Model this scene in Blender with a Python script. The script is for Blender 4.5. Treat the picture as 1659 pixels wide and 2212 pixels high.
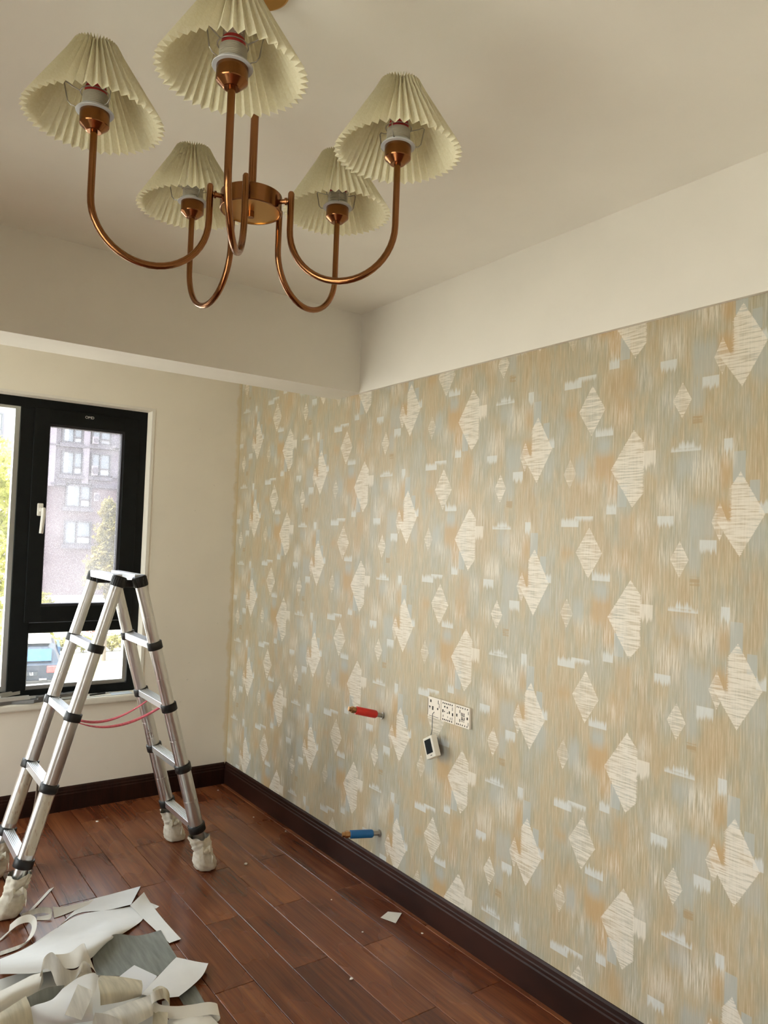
import bpy, bmesh, math, random
from mathutils import Vector, Matrix, noise as mnoise
random.seed(7)
PI = math.pi
for o in list(bpy.data.objects): bpy.data.objects.remove(o)
scene = bpy.context.scene
COL = scene.collection

# ------------------------------------------------------------------ camera
W, H, FPX = 1659, 2212, 1610.5
CAM = Vector((-2.072, -4.512, 1.59))
YAW, PITCH, ROLL = 0.6252, 0.0389, 0.0351
_d = Vector((math.sin(YAW)*math.cos(PITCH), math.cos(YAW)*math.cos(PITCH), math.sin(PITCH)))
_r0 = Vector((math.cos(YAW), -math.sin(YAW), 0)); _u0 = _r0.cross(_d)
_r = math.cos(ROLL)*_r0 + math.sin(ROLL)*_u0
_u = -math.sin(ROLL)*_r0 + math.cos(ROLL)*_u0
cd = bpy.data.cameras.new('camera'); cam = bpy.data.objects.new('camera', cd); COL.objects.link(cam)
m = Matrix((_r, _u, -_d)).transposed().to_4x4(); m.translation = CAM
cam.matrix_world = m
cd.sensor_fit = 'VERTICAL'; cd.sensor_height = 36; cd.lens = FPX/H*36; cd.clip_start = .02; cd.clip_end = 400
scene.camera = cam

# ------------------------------------------------------------------ world, sun, exposure
world = bpy.data.worlds.new('world'); scene.world = world; world.use_nodes = True
nt = world.node_tree; nt.nodes.clear()
wo = nt.nodes.new('ShaderNodeOutputWorld'); bg = nt.nodes.new('ShaderNodeBackground')
tc = nt.nodes.new('ShaderNodeTexCoord'); sx = nt.nodes.new('ShaderNodeSeparateXYZ'); cr = nt.nodes.new('ShaderNodeValToRGB')
nt.links.new(tc.outputs['Generated'], sx.inputs[0]); nt.links.new(sx.outputs['Z'], cr.inputs[0])
cr.color_ramp.elements[0].position = 0.0; cr.color_ramp.elements[0].color = (1, .985, .95, 1)
cr.color_ramp.elements[1].position = .8; cr.color_ramp.elements[1].color = (.80, .90, 1.0, 1)
nt.links.new(cr.outputs[0], bg.inputs[0]); nt.links.new(bg.outputs[0], wo.inputs[0])
bg.inputs[1].default_value = 4.2
sl = bpy.data.lights.new('sun', 'SUN'); sl.energy = 18.0; sl.angle = .01; sl.color = (1, .95, .86)
so = bpy.data.objects.new('sun', sl); COL.objects.link(so)
so.rotation_euler = Vector((.46, .06, -.885)).to_track_quat('-Z', 'Y').to_euler()
so.location = (-20, -5, 25)
def portal(name, loc, rot, sx_, sy_):
    l = bpy.data.lights.new(name, 'AREA'); l.shape = 'RECTANGLE'; l.size = sx_; l.size_y = sy_; l.cycles.is_portal = True
    o = bpy.data.objects.new(name, l); COL.objects.link(o); o.location = loc; o.rotation_euler = rot
vs = scene.view_settings
vs.view_transform = 'Standard'; vs.look = 'None'; vs.gamma = 1; vs.use_curve_mapping = False; vs.exposure = 1.44
scene.cycles.sample_clamp_indirect = 12
scene.cycles.caustics_reflective = False; scene.cycles.caustics_refractive = False
scene.cycles.use_adaptive_sampling = True; scene.cycles.adaptive_threshold = .08; scene.cycles.adaptive_min_samples = 16
scene.cycles.diffuse_bounces = 4; scene.cycles.glossy_bounces = 3; scene.cycles.max_bounces = 7; scene.cycles.transparent_max_bounces = 24

# ------------------------------------------------------------------ pixel -> world helpers
def ray(x, y): return _r*((x-W/2)/FPX) - _u*((y-H/2)/FPX) + _d
def on_x(x, y, X=0.): v = ray(x, y); return CAM + v*((X-CAM.x)/v.x)
def on_y(x, y, Y=0.): v = ray(x, y); return CAM + v*((Y-CAM.y)/v.y)
def on_z(x, y, Z=0.): v = ray(x, y); return CAM + v*((Z-CAM.z)/v.z)

# ------------------------------------------------------------------ node expression helper
class X:
    def __init__(s, T, sock): s.T, s.s = T, sock
    def _op(s, op, *a):
        n = s.T.nodes.new('ShaderNodeMath'); n.operation = op
        for i, v in enumerate((s,)+a):
            if isinstance(v, X): s.T.links.new(v.s, n.inputs[i])
            else: n.inputs[i].default_value = v
        return X(s.T, n.outputs[0])
    def __add__(s, o): return s._op('ADD', o)
    __radd__ = __add__
    def __sub__(s, o): return s._op('SUBTRACT', o)
    def __rsub__(s, o):
        n = s.T.nodes.new('ShaderNodeMath'); n.operation = 'SUBTRACT'; n.inputs[0].default_value = o; s.T.links.new(s.s, n.inputs[1]); return X(s.T, n.outputs[0])
    def mad(s, k, a): return s._op('MULTIPLY_ADD', k, a)
    def __mul__(s, o): return s._op('MULTIPLY', o)
    __rmul__ = __mul__
    def __truediv__(s, o): return s._op('DIVIDE', o)
    def abs(s): return s._op('ABSOLUTE')
    def floor(s): return s._op('FLOOR')
    def min(s, o): return s._op('MINIMUM', o)
    def max(s, o): return s._op('MAXIMUM', o)
    def wrap(s, a, b): return s._op('WRAP', b, a)
    def clamped(s): s.s.node.use_clamp = True; return s
    def clamp(s):
        q = s._op('ADD', 0.); q.s.node.use_clamp = True; return q
    def step(s, w=.004):            # soft 0..1 across +-w/2 round zero
        q = s._op('MULTIPLY_ADD', 1./w, .5); q.s.node.use_clamp = True; return q
class Mat:
    def __init__(s, name, color=(.8, .8, .8), rough=.5, metal=0., spec=.5):
        s.m = bpy.data.materials.new(name); s.m.use_nodes = True; s.T = s.m.node_tree
        s.b = s.T.nodes['Principled BSDF']; s.out = s.T.nodes['Material Output']
        s.b.inputs['Base Color'].default_value = (*color, 1); s.b.inputs['Roughness'].default_value = rough
        s.b.inputs['Metallic'].default_value = metal; s.b.inputs['Specular IOR Level'].default_value = spec
        s.m.diffuse_color = (*color, 1)
    def node(s, t, **k):
        n = s.T.nodes.new(t)
        for a, v in k.items(): setattr(n, a, v)
        return n
    def coord(s, kind='Object'):
        n = s.node('ShaderNodeTexCoord'); return n.outputs[kind]
    def mapping(s, sock, scale=(1, 1, 1), loc=(0, 0, 0), rot=(0, 0, 0)):
        n = s.node('ShaderNodeMapping'); s.T.links.new(sock, n.inputs[0])
        n.inputs['Scale'].default_value = scale; n.inputs['Location'].default_value = loc; n.inputs['Rotation'].default_value = rot
        return n.outputs[0]
    def noise(s, vec, scale=5., detail=3., rough=.5, dist=0.):
        n = s.node('ShaderNodeTexNoise'); s.T.links.new(vec, n.inputs['Vector'])
        n.inputs['Scale'].default_value = scale; n.inputs['Detail'].default_value = detail
        n.inputs['Roughness'].default_value = rough; n.inputs['Distortion'].default_value = dist
        return X(s.T, n.outputs[0])
    def ramp(s, x, stops):
        n = s.node('ShaderNodeValToRGB'); s.T.links.new(x.s, n.inputs[0]); e = n.color_ramp.elements
        e[0].position, e[0].color = stops[0][0], (*stops[0][1], 1); e[1].position, e[1].color = stops[-1][0], (*stops[-1][1], 1)
        for p, c in stops[1:-1]:
            q = e.new(p); q.color = (*c, 1)
        return n.outputs[0]
    def mix(s, fac, a, b):
        n = s.node('ShaderNodeMix', data_type='RGBA')
        if isinstance(fac, X): s.T.links.new(fac.s, n.inputs[0])
        else: n.inputs[0].default_value = fac
        for v, i in ((a, 6), (b, 7)):
            if isinstance(v, tuple): n.inputs[i].default_value = (*v, 1)
            else: s.T.links.new(v, n.inputs[i])
        return n.outputs[2]
    def color(s, sock): s.T.links.new(sock, s.b.inputs['Base Color'])
    def bump(s, x, strength=.2, dist=.002):
        n = s.node('ShaderNodeBump'); n.inputs['Strength'].default_value = strength; n.inputs['Distance'].default_value = dist
        s.T.links.new(x.s, n.inputs['Height']); s.T.links.new(n.outputs[0], s.b.inputs['Normal'])
    def rough(s, x): s.T.links.new(x.s, s.b.inputs['Roughness'])
def simple(name, color, rough=.5, metal=0., var=.08, scale=20., spec=.5):
    M = Mat(name, color, rough, metal, spec)
    n = M.noise(M.coord(), scale, 3)
    lo = tuple(c*(1-var) for c in color); hi = tuple(min(1, c*(1+var)) for c in color)
    M.color(M.ramp(n, [(.3, lo), (.7, hi)]))
    return M.m

# ------------------------------------------------------------------ mesh helpers
def tag(o, label=None, cat=None, group=None, kind=None):
    if label: o['label'] = label
    if cat: o['category'] = cat
    if group: o['group'] = group
    if kind: o['kind'] = kind
    return o
def empty(name, loc=(0, 0, 0), rz=0.):
    o = bpy.data.objects.new(name, None); COL.objects.link(o); o.location = loc; o.rotation_euler = (0, 0, rz); o.empty_display_size = .05
    return o
def link(name, me, parent=None):
    o = bpy.data.objects.new(name, me); COL.objects.link(o); o.parent = parent; return o
class MB:
    def __init__(s): s.v, s.f, s.mi, s.sm = [], [], [], []
    def add(s, vs_, fs, mi=0, smooth=False):
        k = len(s.v); s.v += [tuple(p) for p in vs_]
        for f in fs: s.f.append(tuple(i+k for i in f)); s.mi.append(mi); s.sm.append(smooth)
        return s
    def box(s, a, b, mi=0, M=None):
        x0, y0, z0 = a; x1, y1, z1 = b
        p = [(x0, y0, z0), (x1, y0, z0), (x1, y1, z0), (x0, y1, z0), (x0, y0, z1), (x1, y0, z1), (x1, y1, z1), (x0, y1, z1)]
        if M: p = [M @ Vector(q) for q in p]
        return s.add(p, [(0, 3, 2, 1), (4, 5, 6, 7), (0, 1, 5, 4), (1, 2, 6, 5), (2, 3, 7, 6), (3, 0, 4, 7)], mi)
    def bevbox(s, a, b, w=.002, M=None, seg=2, mi=0):
        bm = bmesh.new(); bmesh.ops.create_cube(bm, size=1)
        c = [(a[i]+b[i])/2 for i in range(3)]; d = [abs(b[i]-a[i]) for i in range(3)]
        for v in bm.verts: v.co = Vector((c[0]+v.co.x*d[0], c[1]+v.co.y*d[1], c[2]+v.co.z*d[2]))
        bmesh.ops.bevel(bm, geom=list(bm.edges), offset=w, segments=seg, affect='EDGES', profile=.5)
        bm.verts.index_update()
        vv = [(M @ v.co) if M else v.co.copy() for v in bm.verts]
        s.add(vv, [tuple(v.index for v in f.verts) for f in bm.faces], mi); bm.free(); return s
    def tube(s, pts, r, n=12, cap=True, mi=0, smooth=True):
        pts = [Vector(p) for p in pts]; rs = r if isinstance(r, (list, tuple)) else [r]*len(pts)
        t = [(pts[min(i+1, len(pts)-1)]-pts[max(i-1, 0)]).normalized() for i in range(len(pts))]
        up = Vector((0, 0, 1)) if abs(t[0].z) < .9 else Vector((1, 0, 0))
        a = t[0].cross(up).normalized(); V = []
        for i, p in enumerate(pts):
            a = (a - t[i]*a.dot(t[i])).normalized(); b = t[i].cross(a)
            V += [p + (a*math.cos(k*2*PI/n) + b*math.sin(k*2*PI/n))*rs[i] for k in range(n)]
        F = [(i*n+k, i*n+(k+1) % n, (i+1)*n+(k+1) % n, (i+1)*n+k) for i in range(len(pts)-1) for k in range(n)]
        s.add(V, F, mi, smooth)
        if cap: s.add(V[:n], [tuple(range(n-1, -1, -1))], mi); s.add(V[-n:], [tuple(range(n))], mi)
        return s
    def lathe(s, prof, n=32, M=None, mi=0, smooth=True, hard=True):
        # prof = [(r, z)]; each profile segment gets its own ring so edges stay crisp
        segs = [(prof[i], prof[i+1]) for i in range(len(prof)-1)]
        for (r0, z0), (r1, z1) in segs:
            V = []
            for r, z in ((r0, z0), (r1, z1)):
                V += [Vector((r*math.cos(k*2*PI/n), r*math.sin(k*2*PI/n), z)) for k in range(n)]
            if M: V = [M @ v for v in V]
            s.add(V, [(k, (k+1) % n, n+(k+1) % n, n+k) for k in range(n)], mi, smooth)
        return s
    def build(s, name, mat, parent=None, weld=True):
        me = bpy.data.meshes.new(name); me.from_pydata(s.v, [], s.f)
        for q in (mat if isinstance(mat, (list, tuple)) else [mat]): me.materials.append(q)
        me.polygons.foreach_set('material_index', s.mi); me.polygons.foreach_set('use_smooth', s.sm); me.update()
        return link(name, me, parent)
def place(o, loc=(0, 0, 0), rot=(0, 0, 0)):
    o.location = loc; o.rotation_euler = rot; return o
def copy_tree(o, parent=None):
    c = o.copy(); COL.objects.link(c); c.parent = parent
    for k in list(o.children): copy_tree(k, c)
    return c
def struct(o): o['kind'] = 'structure'; return o
def text_mesh(name, txt, size, mat, parent, M, ext=.0003):
    cu = bpy.data.curves.new(name, 'FONT'); cu.body = txt; cu.size = size; cu.extrude = ext; cu.align_x = 'CENTER'; cu.align_y = 'CENTER'
    t = bpy.data.objects.new(name, cu); COL.objects.link(t); bpy.context.view_layer.update()
    me = bpy.data.meshes.new_from_object(t.evaluated_get(bpy.context.evaluated_depsgraph_get()))
    bpy.data.objects.remove(t); me.transform(M); me.materials.clear(); me.materials.append(mat)
    o = link(name, me, parent); return o

# ------------------------------------------------------------------ materials
def paint(name, col, stains=None):
    M = Mat(name, col, .85, spec=.2); c = M.coord()
    n = M.noise(c, 3., 4); s_ = M.ramp(n, [(.3, tuple(x*.97 for x in col)), (.7, tuple(min(1, x*1.02) for x in col))])
    M.bump(M.noise(c, 260, 0), .06, .001)
    if stains:
        p = X(M.T, M.node('ShaderNodeSeparateXYZ').inputs[0]); sp = p.s.node; M.T.links.new(c, sp.inputs[0])
        x = X(M.T, sp.outputs[0]); z = X(M.T, sp.outputs[2])
        # glue stain running down the corner, ragged edge
        edge = M.noise(M.mapping(c, (1, 1, 6)), 1.6, 4)*.09 - .022
        st = (x + edge).step(.016)*.6 + (x+.006).step(.004)*.3
        s_ = M.mix(st, s_, tuple(a*b for a, b in zip(col, (.88, .78, .55))))
        sp_ = (M.noise(c, 26, 2)-.74).step(.05)*.35
        s_ = M.mix(sp_, s_, tuple(a*.62 for a in col))
    M.color(s_); return M.m
m_back = paint('cream_wall_paint', (.86, .80, .685), True)
m_white = paint('white_emulsion', (.80, .755, .67))
m_ceil = paint('ceiling_paint', (.90, .865, .775))
m_beam = paint('beam_paint', (.82, .78, .69))

def wallpaper():
    M = Mat('wallpaper_print', (.5, .45, .3), .44, spec=.55); T = M.T
    c = M.coord(); sp = M.node('ShaderNodeSeparateXYZ'); T.links.new(c, sp.inputs[0])
    u = X(T, sp.outputs[1])*-1.; v = X(T, sp.outputs[2])
    P, Q = .779, .4905
    u0 = u-(3.011-.30); col = (u0/P).floor(); uc = u0-col*P-.30; vc = v-.383-col*(Q/2)
    def dv(v0): return (vc-v0).wrap(-Q/2, Q/2)
    # streaks
    strk = M.noise(M.mapping(c, (1, 230, 11)), 1., 3, .65)
    strk2 = M.noise(M.mapping(c, (1, 120, 5)), 1., 3, .6)
    hat = M.noise(M.mapping(c, (1, 11, 210)), 1., 3, .6)
    edge = M.noise(M.mapping(c, (1, 14, 500)), 1., 1)
    drip = M.noise(M.mapping(c, (1, 150, 3)), 1., 2, .7)
    big = M.noise(M.mapping(c, (1, 8, 3.2)), 1., 3, .62)
    big2 = M.noise(M.mapping(c, (1, 9, 3.5), (0, 7.3, 2.1)), 1., 3, .6)
    tone = (big+strk2*.30-.15).clamp()
    base = M.ramp(tone, [(.30, (.47, .33, .165)), (.43, (.485, .375, .215)), (.52, (.42, .355, .225)), (.60, (.385, .35, .245)), (.72, (.43, .43, .365))])
    blue = ((big2-.58).step(.1))*.5
    base = M.mix(blue, base, (.40, .415, .365))
    base = M.mix(((.42-big2).step(.12))*.6, base, (.49, .325, .15))
    fine = M.ramp(strk, [(.28, (.24, .20, .12)), (.5, (.43, .38, .265)), (.72, (.78, .71, .57))])
    s_ = M.mix(.36, base, fine)
    wht = (.76, .695, .58); blw = (.63, .64, .60); org = (.50, .32, .14); blg = (.425, .44, .395)
    jit_s = strk2.mad(.02, -.01); jit_d = drip.mad(.06, -.03); jit_f = strk2.mad(.006, -.003); jd = drip.mad(.072, -.036); jd2 = drip.mad(.044, -.022); wk = (strk-.30).step(.5).mad(.5, .5); ed = edge.mad(.10, -.05); hatk = (strk-.25).step(.6).mad(.25, .78)
    def soft(u1, u2, v1, v2, w=.02):
        a = (jit_s-(uc-(u1+u2)/2).abs()).mad(1/w, .5+abs(u2-u1)/2/w).clamped()
        b = (jit_d-dv((v1+v2)/2).abs()).mad(.5/w, .5+abs(v1-v2)/4/w).clamped()
        return a*b
    for r, colr, k in (((-.145, -.062, .061, -.033), org, .75), ((-.095, -.045, -.02, -.10), org, .7), ((.295, .351, -.115, -.185), org, .8),
                       ((.306, .344, .012, -.07), org, .6), ((-.282, -.227, .224, .188), org, .6), ((.213, .292, -.12, -.23), blg, .6),
                       ((.17, .24, .03, -.03), blg, .55), ((-.132, -.081, .11, .06), blg, .8), ((-.226, -.181, .05, -.03), blg, .7),
                       ((.40, .45, -.17, -.26), blg, .5), ((.21, .25, .25, .16), blg, .6), ((-.04, .02, -.15, -.24), org, .45), ((-.06, .0, .24, .16), org, .5)):
        s_ = M.mix(soft(*r)*k, s_, colr)
    def crisp(u1, u2, v1, v2, w=.003):
        a = (abs(u2-u1)/2-(uc-(u1+u2)/2).abs()).step(w); b = (abs(v1-v2)/2-dv((v1+v2)/2).abs()).step(w)
        return a*b
    for r in ((.347, .384, .03, -.06), (.397, .426, -.055, -.115), (-.05, -.013, -.05, -.125)):
        s_ = M.mix(crisp(*r)*.8, s_, blg)
    s_ = M.mix(crisp(.217, .249, .151, .124)*(hat-.45).step(.1)*.8, s_, (.40, .28, .14))
    def drips(u1, u2, vt, vb, length, up=False, col_=blw, k=.85):
        nonlocal s_
        a = (jit_f-(uc-(u1+u2)/2).abs()).mad(1/.003, .5+abs(u2-u1)/2/.003).clamped()
        d = dv((vt+vb)/2); h = abs(vt-vb)/2; j_ = jd if length > .025 else jd2
        if up: b = (d+h).step(.003)*(j_-d).mad(1/.012, .5+h/.012).clamped()
        else:  b = (h-d).step(.003)*(j_+d).mad(1/.012, .5+h/.012).clamped()
        s_ = M.mix(a*b*(wk*k), s_, col_)
    def lines(u1, u2, vt, vb, th=.52, k=.8):       # broken vertical dribbles
        nonlocal s_
        a = soft(u1, u2, vt, vb, .03); s_ = M.mix(a*(strk-th).step(.22)*k*.8, s_, wht)
    lines(.055, .089, .122, .051, .47); lines(.106, .191, -.072, -.156, .47); lines(.215, .31, .03, -.075, .50); lines(-.10, -.04, -.02, -.16, .55)
    lines(-.2, -.13, -.02, -.07, .52); lines(.02, .07, -.16, -.24, .54); lines(-.07, .0, .21, .15, .54); lines(.10, .15, .24, .18, .54); lines(.31, .36, .08, .0, .52)
    drips(.045, .092, .054, .005, .03, False, wht, .75); drips(.102, .159, -.156, -.185, .03); drips(.247, .300, -.228, -.262, .03)
    drips(-.145, -.072, .140, .117, .03, True); drips(.145, .246, .052, .042, .015, True); drips(.172, .225, .065, .052, .03, True)
    drips(-.287, -.21, -.165, -.192, .02, True); drips(-.225, -.147, -.155, -.168, .02, False); drips(-.093, -.053, -.12, -.149, .025, True)
    drips(.424, .452, -.120, -.150, .03, True); drips(.318, .345, .07, .03, .03)
    # diamonds: white horizontal hatching over a paler ground, one flank sharp, the other frayed
    def diamond(uc0, v0, wl, wr, h, k=1., th=.40, clip=None, clipl=None, vmax=None, col_=wht):
        nonlocal s_
        du = uc-uc0; d = dv(v0)
        x = (du/wr).max(du*(-1./wl))
        m_ = (ed-x-d.abs()*(1./h)).mad(1/.03, .5+1/.03).clamped()
        if clip is not None: m_ = m_*(ed*.2-du+clip).step(.004)
        if clipl is not None: m_ = m_*((du-clipl+ed*.3).step(.004)).max((vmax-d).step(.01))
        hh = (hat-th-.05).step(.14).mad(.66, .24)*hatk
        s_ = M.mix(m_*hh*k, s_, col_)
    diamond(.008, 0, .086, .115, .127, .95, .42, .040)
    diamond(-.162, .210, .056, .056, .088, .92, .46)
    diamond(.1815, .201, .032, .031, .056, .92, .46)
    diamond(-.252, -.005, .029, .028, .052, .85, .52)
    diamond(.370, -.152, .085, .072, .122, .95, .40, None, -.028, -.02)
    diamond(.309, -.174, .026, .024, .056, .92, .48, None, -.2, -.30)
    M.color(s_)
    M.b.inputs['Sheen Weight'].default_value = .25; M.b.inputs['Sheen Roughness'].default_value = .5
    return M.m
m_paper = wallpaper()

def wood(name, cols, rough, grain=1., spec=.5):
    M = Mat(name, cols[1], rough, spec=spec); T = M.T
    c = M.coord()
    oi = M.node('ShaderNodeObjectInfo'); rnd = X(T, oi.outputs['Random'])
    cb = M.node('ShaderNodeCombineXYZ'); T.links.new((rnd*37.).s, cb.inputs[0]); T.links.new((rnd*91.).s, cb.inputs[1])
    va = M.node('ShaderNodeVectorMath', operation='ADD'); T.links.new(c, va.inputs[0]); T.links.new(cb.outputs[0], va.inputs[1])
    vec = va.outputs[0]
    g = M.noise(M.mapping(vec, (34*grain, 1.6*grain, 4)), 1., 3, .55, .25)
    f = M.noise(M.mapping(vec, (190*grain, 4*grain, 10)), 1., 2, .6)
    bl = M.noise(M.mapping(vec, (5, 1.8, 3)), 1., 2, .5)
    kn = M.noise(M.mapping(vec, (16, 6, 10)), 1., 2, .5, .5)
    t = (g*.55+bl*.6-.08+(rnd-.5)*.16).clamp()
    s_ = M.ramp(t, [(.30, cols[0]), (.48, cols[1]), (.66, cols[2])])
    s_ = M.mix((f-.56).step(.2)*.35, s_, tuple(x*.42 for x in cols[0]))
    s_ = M.mix((kn-.72).step(.12)*.45, s_, tuple(x*.45 for x in cols[0]))
    M.color(s_); M.rough((bl-.5)*.2+rough)
    return M.m
m_plank = wood('varnished_plank', [(.095, .022, .0085), (.18, .050, .0175), (.30, .105, .038)], .27)
m_base = wood('dark_stained_skirting', [(.013, .0042, .0026), (.022, .0068, .0038), (.036, .011, .006)], .40, spec=.22)
m_under = simple('underlay', (.03, .012, .008), .8)
m_copper = None
def metal(name, col, rough, aniso=False, scr=0.):
    M = Mat(name, col, rough, 1.); c = M.coord()
    n = M.noise(c, 8, 3); M.rough((n-.5)*.12+rough)
    if scr: M.bump(M.noise(M.mapping(c, (300, 300, 8)), 1, 2), scr, .0005)
    return M.m
m_copper = metal('brushed_copper', (.27, .115, .045), .2)
m_brass = metal('brushed_brass_disc', (.55, .31, .09), .30)
m_alu = metal('anodised_aluminium', (.66, .645, .62), .30, scr=.05)
m_alu2 = metal('extruded_aluminium_tread', (.80, .82, .86), .38)
m_blackp = simple('black_plastic', (.014, .013, .012), .45, spec=.4)
m_black = simple('black_powder_coat', (.006, .007, .0065), .45, spec=.15, var=.15)
m_bead = metal('grey_bead', (.40, .41, .40), .32)
m_gasket = simple('rubber_gasket', (.012, .012, .014), .6)
m_handle = simple('off_white_handle', (.74, .71, .64), .35, var=.03)
m_print = simple('white_print', (.75, .75, .72), .5)
m_darkprint = simple('dark_print', (.05, .04, .035), .6)
m_sill = simple('painted_sill', (.76, .72, .62), .5, var=.04)
m_red = simple('red_plastic', (.60, .022, .014), .35, var=.1)
m_blue = simple('blue_plastic', (.012, .12, .30), .35, var=.1)
m_thread = metal('brass_fitting', (.45, .26, .12), .38)
m_steel = metal('dull_steel', (.42, .40, .36), .4)
m_cream = simple('ivory_plastic', (.80, .72, .60), .45, var=.03)
m_hole = simple('dark_slot', (.02, .016, .012), .7)
m_tstat = simple('thermostat_shell', (.72, .67, .56), .45, var=.03)
m_screen = Mat('lcd_screen', (.02, .025, .027), .18).m
m_wire = simple('grey_wire', (.12, .13, .13), .5)
m_strap = simple('red_webbing', (.70, .14, .17), .85, var=.18, scale=120)
m_porc = simple('socket_shell', (.50, .455, .36), .5, var=.03)
m_ring = simple('white_collar', (.56, .56, .55), .4, var=.02)
m_bulbred = simple('red_band', (.45, .02, .03), .45)
def cloth_mat():
    M = Mat('foot_wrap_cloth', (.74, .69, .57), .9, spec=.15); c = M.coord()
    n = M.noise(c, 30, 4); M.color(M.ramp(n, [(.3, (.62, .56, .43)), (.7, (.80, .75, .64))])); M.bump(M.noise(c, 90, 3), .25, .002); return M.m
m_cloth = cloth_mat()
def shade_mat():
    M = Mat('pleated_shade_fabric', (.80, .755, .55), .9, spec=.1); T = M.T
    n = M.noise(M.coord(), 240, 2); col = M.ramp(n, [(.3, (.82, .765, .56)), (.7, (.88, .835, .65))])
    d = M.node('ShaderNodeBsdfDiffuse'); t = M.node('ShaderNodeBsdfTranslucent'); mx = M.node('ShaderNodeMixShader')
    T.links.new(col, d.inputs[0]); T.links.new(col, t.inputs[0]); mx.inputs[0].default_value = .36
    T.links.new(d.outputs[0], mx.inputs[1]); T.links.new(t.outputs[0], mx.inputs[2]); T.links.new(mx.outputs[0], M.out.inputs[0])
    return M.m
m_shade = shade_mat()
def bulb_mat():
    M = Mat('led_bulb_dots', (.42, .33, .28), .5); c = M.coord()
    n = M.node('ShaderNodeTexVoronoi'); M.T.links.new(c, n.inputs['Vector']); n.inputs['Scale'].default_value = 170.; n.inputs['Randomness'].default_value = .2
    M.color(M.mix((.25-X(M.T, n.outputs['Distance'])).step(.1), (.40, .30, .26), (.75, .70, .60))); return M.m
m_bulb = bulb_mat()
def glass_mat(name, tint=(.93, .95, .95), haze=.06, speck=True):
    M = Mat(name); T = M.T; c = M.coord()
    tr = M.node('ShaderNodeBsdfTransparent'); tr.inputs[0].default_value = (*tint, 1)
    gl = M.node('ShaderNodeBsdfGlossy'); gl.inputs['Roughness'].default_value = .02; gl.inputs[0].default_value = (1, 1, 1, 1)
    fr = M.node('ShaderNodeFresnel'); fr.inputs[0].default_value = 1.45
    m1 = M.node('ShaderNodeMixShader'); T.links.new((X(T, fr.outputs[0])*.8).s, m1.inputs[0]); T.links.new(tr.outputs[0], m1.inputs[1]); T.links.new(gl.outputs[0], m1.inputs[2])
    tl = M.node('ShaderNodeBsdfTranslucent'); tl.inputs[0].default_value = (.85, .85, .86, 1)
    dirt = M.noise(c, 3, 3)*haze*2.
    if speck: dirt = dirt + (M.noise(c, 330, 1)-.66).step(.05)*.30
    m2 = M.node('ShaderNodeMixShader'); T.links.new(dirt.clamp().s, m2.inputs[0]); T.links.new(m1.outputs[0], m2.inputs[1]); T.links.new(tl.outputs[0], m2.inputs[2])
    T.links.new(m2.outputs[0], M.out.inputs[0]); return M.m
m_glass = glass_mat('clear_pane', haze=.02, speck=False)
m_glass2 = glass_mat('dusty_pane', (.58, .575, .60), haze=.07)

# ------------------------------------------------------------------ room shell
XL, YR = -2.87, -5.3
ZC, ZT, YB0, YB1 = 2.726, 2.327, -1.415, -1.180       # ceiling, wallpaper top, beam front/back
ZSK = .1336
WX0, WX1, WZ0, WZ1 = -2.72, -.583, .628, 2.333        # back window opening
V2 = (-1.13, -.06, .12, 2.45)                         # unseen bay side window, added to light the room: y0, y1, z0, z1
V3 = (-4.7, -3.2, .35, 2.25)                          # tall window added in the left wall, out of view, to light the room
b = MB().box((WX1, 0, -.02), (.22, .24, ZC+.1)).box((XL, 0, -.02), (WX0, .24, ZC+.1)).box((WX0, 0, -.02), (WX1, .24, WZ0)).box((WX0, 0, WZ1), (WX1, .24, ZC+.1))
struct(b.build('wall_back', m_back))
struct(MB().box((0, YR, -.02), (.22, 0, ZC+.1)).build('wall_right', m_paper))
b = MB().box((XL-.2, YR, -.02), (XL, V3[0], ZC+.1)).box((XL-.2, V3[1], -.02), (XL, V2[0], ZC+.1)).box((XL-.2, V3[0], -.02), (XL, V3[1], V3[2])).box((XL-.2, V3[0], V3[3]), (XL, V3[1], ZC+.1)).box((XL-.2, V2[1], -.02), (XL, .24, ZC+.1)).box((XL-.2, V2[0], -.02), (XL, V2[1], V2[2])).box((XL-.2, V2[0], V2[3]), (XL, V2[1], ZC+.1))
struct(b.build('wall_left', m_white))
struct(MB().box((XL-.2, YR-.2, -.02), (.22, YR, ZC+.1)).build('wall_rear', m_white))
struct(MB().box((XL-.2, YR-.2, ZC), (.22, .24, ZC+.2)).build('ceiling', m_ceil))
struct(MB().box((XL, YB0, ZT), (-.0005, YB1, ZC)).build('trim_1', m_beam))                 # dropped beam before the window bay
struct(MB().box((-.016, YR, ZT), (0, YB0, ZC)).build('trim_2', m_white))                    # plastered band above the wallpaper
# skirting: profiled, base block and moulded top
def skirting(name, p0, p1, nrm):
    p0, p1, nrm = Vector(p0), Vector(p1), Vector(nrm)
    prof = [(0, 0), (.016, 0), (.016, .092), (.0125, .097), (.0125, .108), (.010, .112), (.0085, .126), (.004, ZSK), (0, ZSK)]
    V = []
    for p in (p0, p1): V += [p+nrm*a+Vector((0, 0, z)) for a, z in prof]
    n = len(prof); F = [(i, (i+1) % n, n+(i+1) % n, n+i) for i in range(n)]+[tuple(range(n-1, -1, -1)), tuple(range(n, 2*n))]
    return struct(MB().add(V, F).build(name, m_base))
skirting('baseboard_right', (0, 0, 0), (0, YR, 0), (-1, 0, 0))
skirting('baseboard_back', (-.016, 0, 0), (XL, 0, 0), (0, -1, 0))
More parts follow.
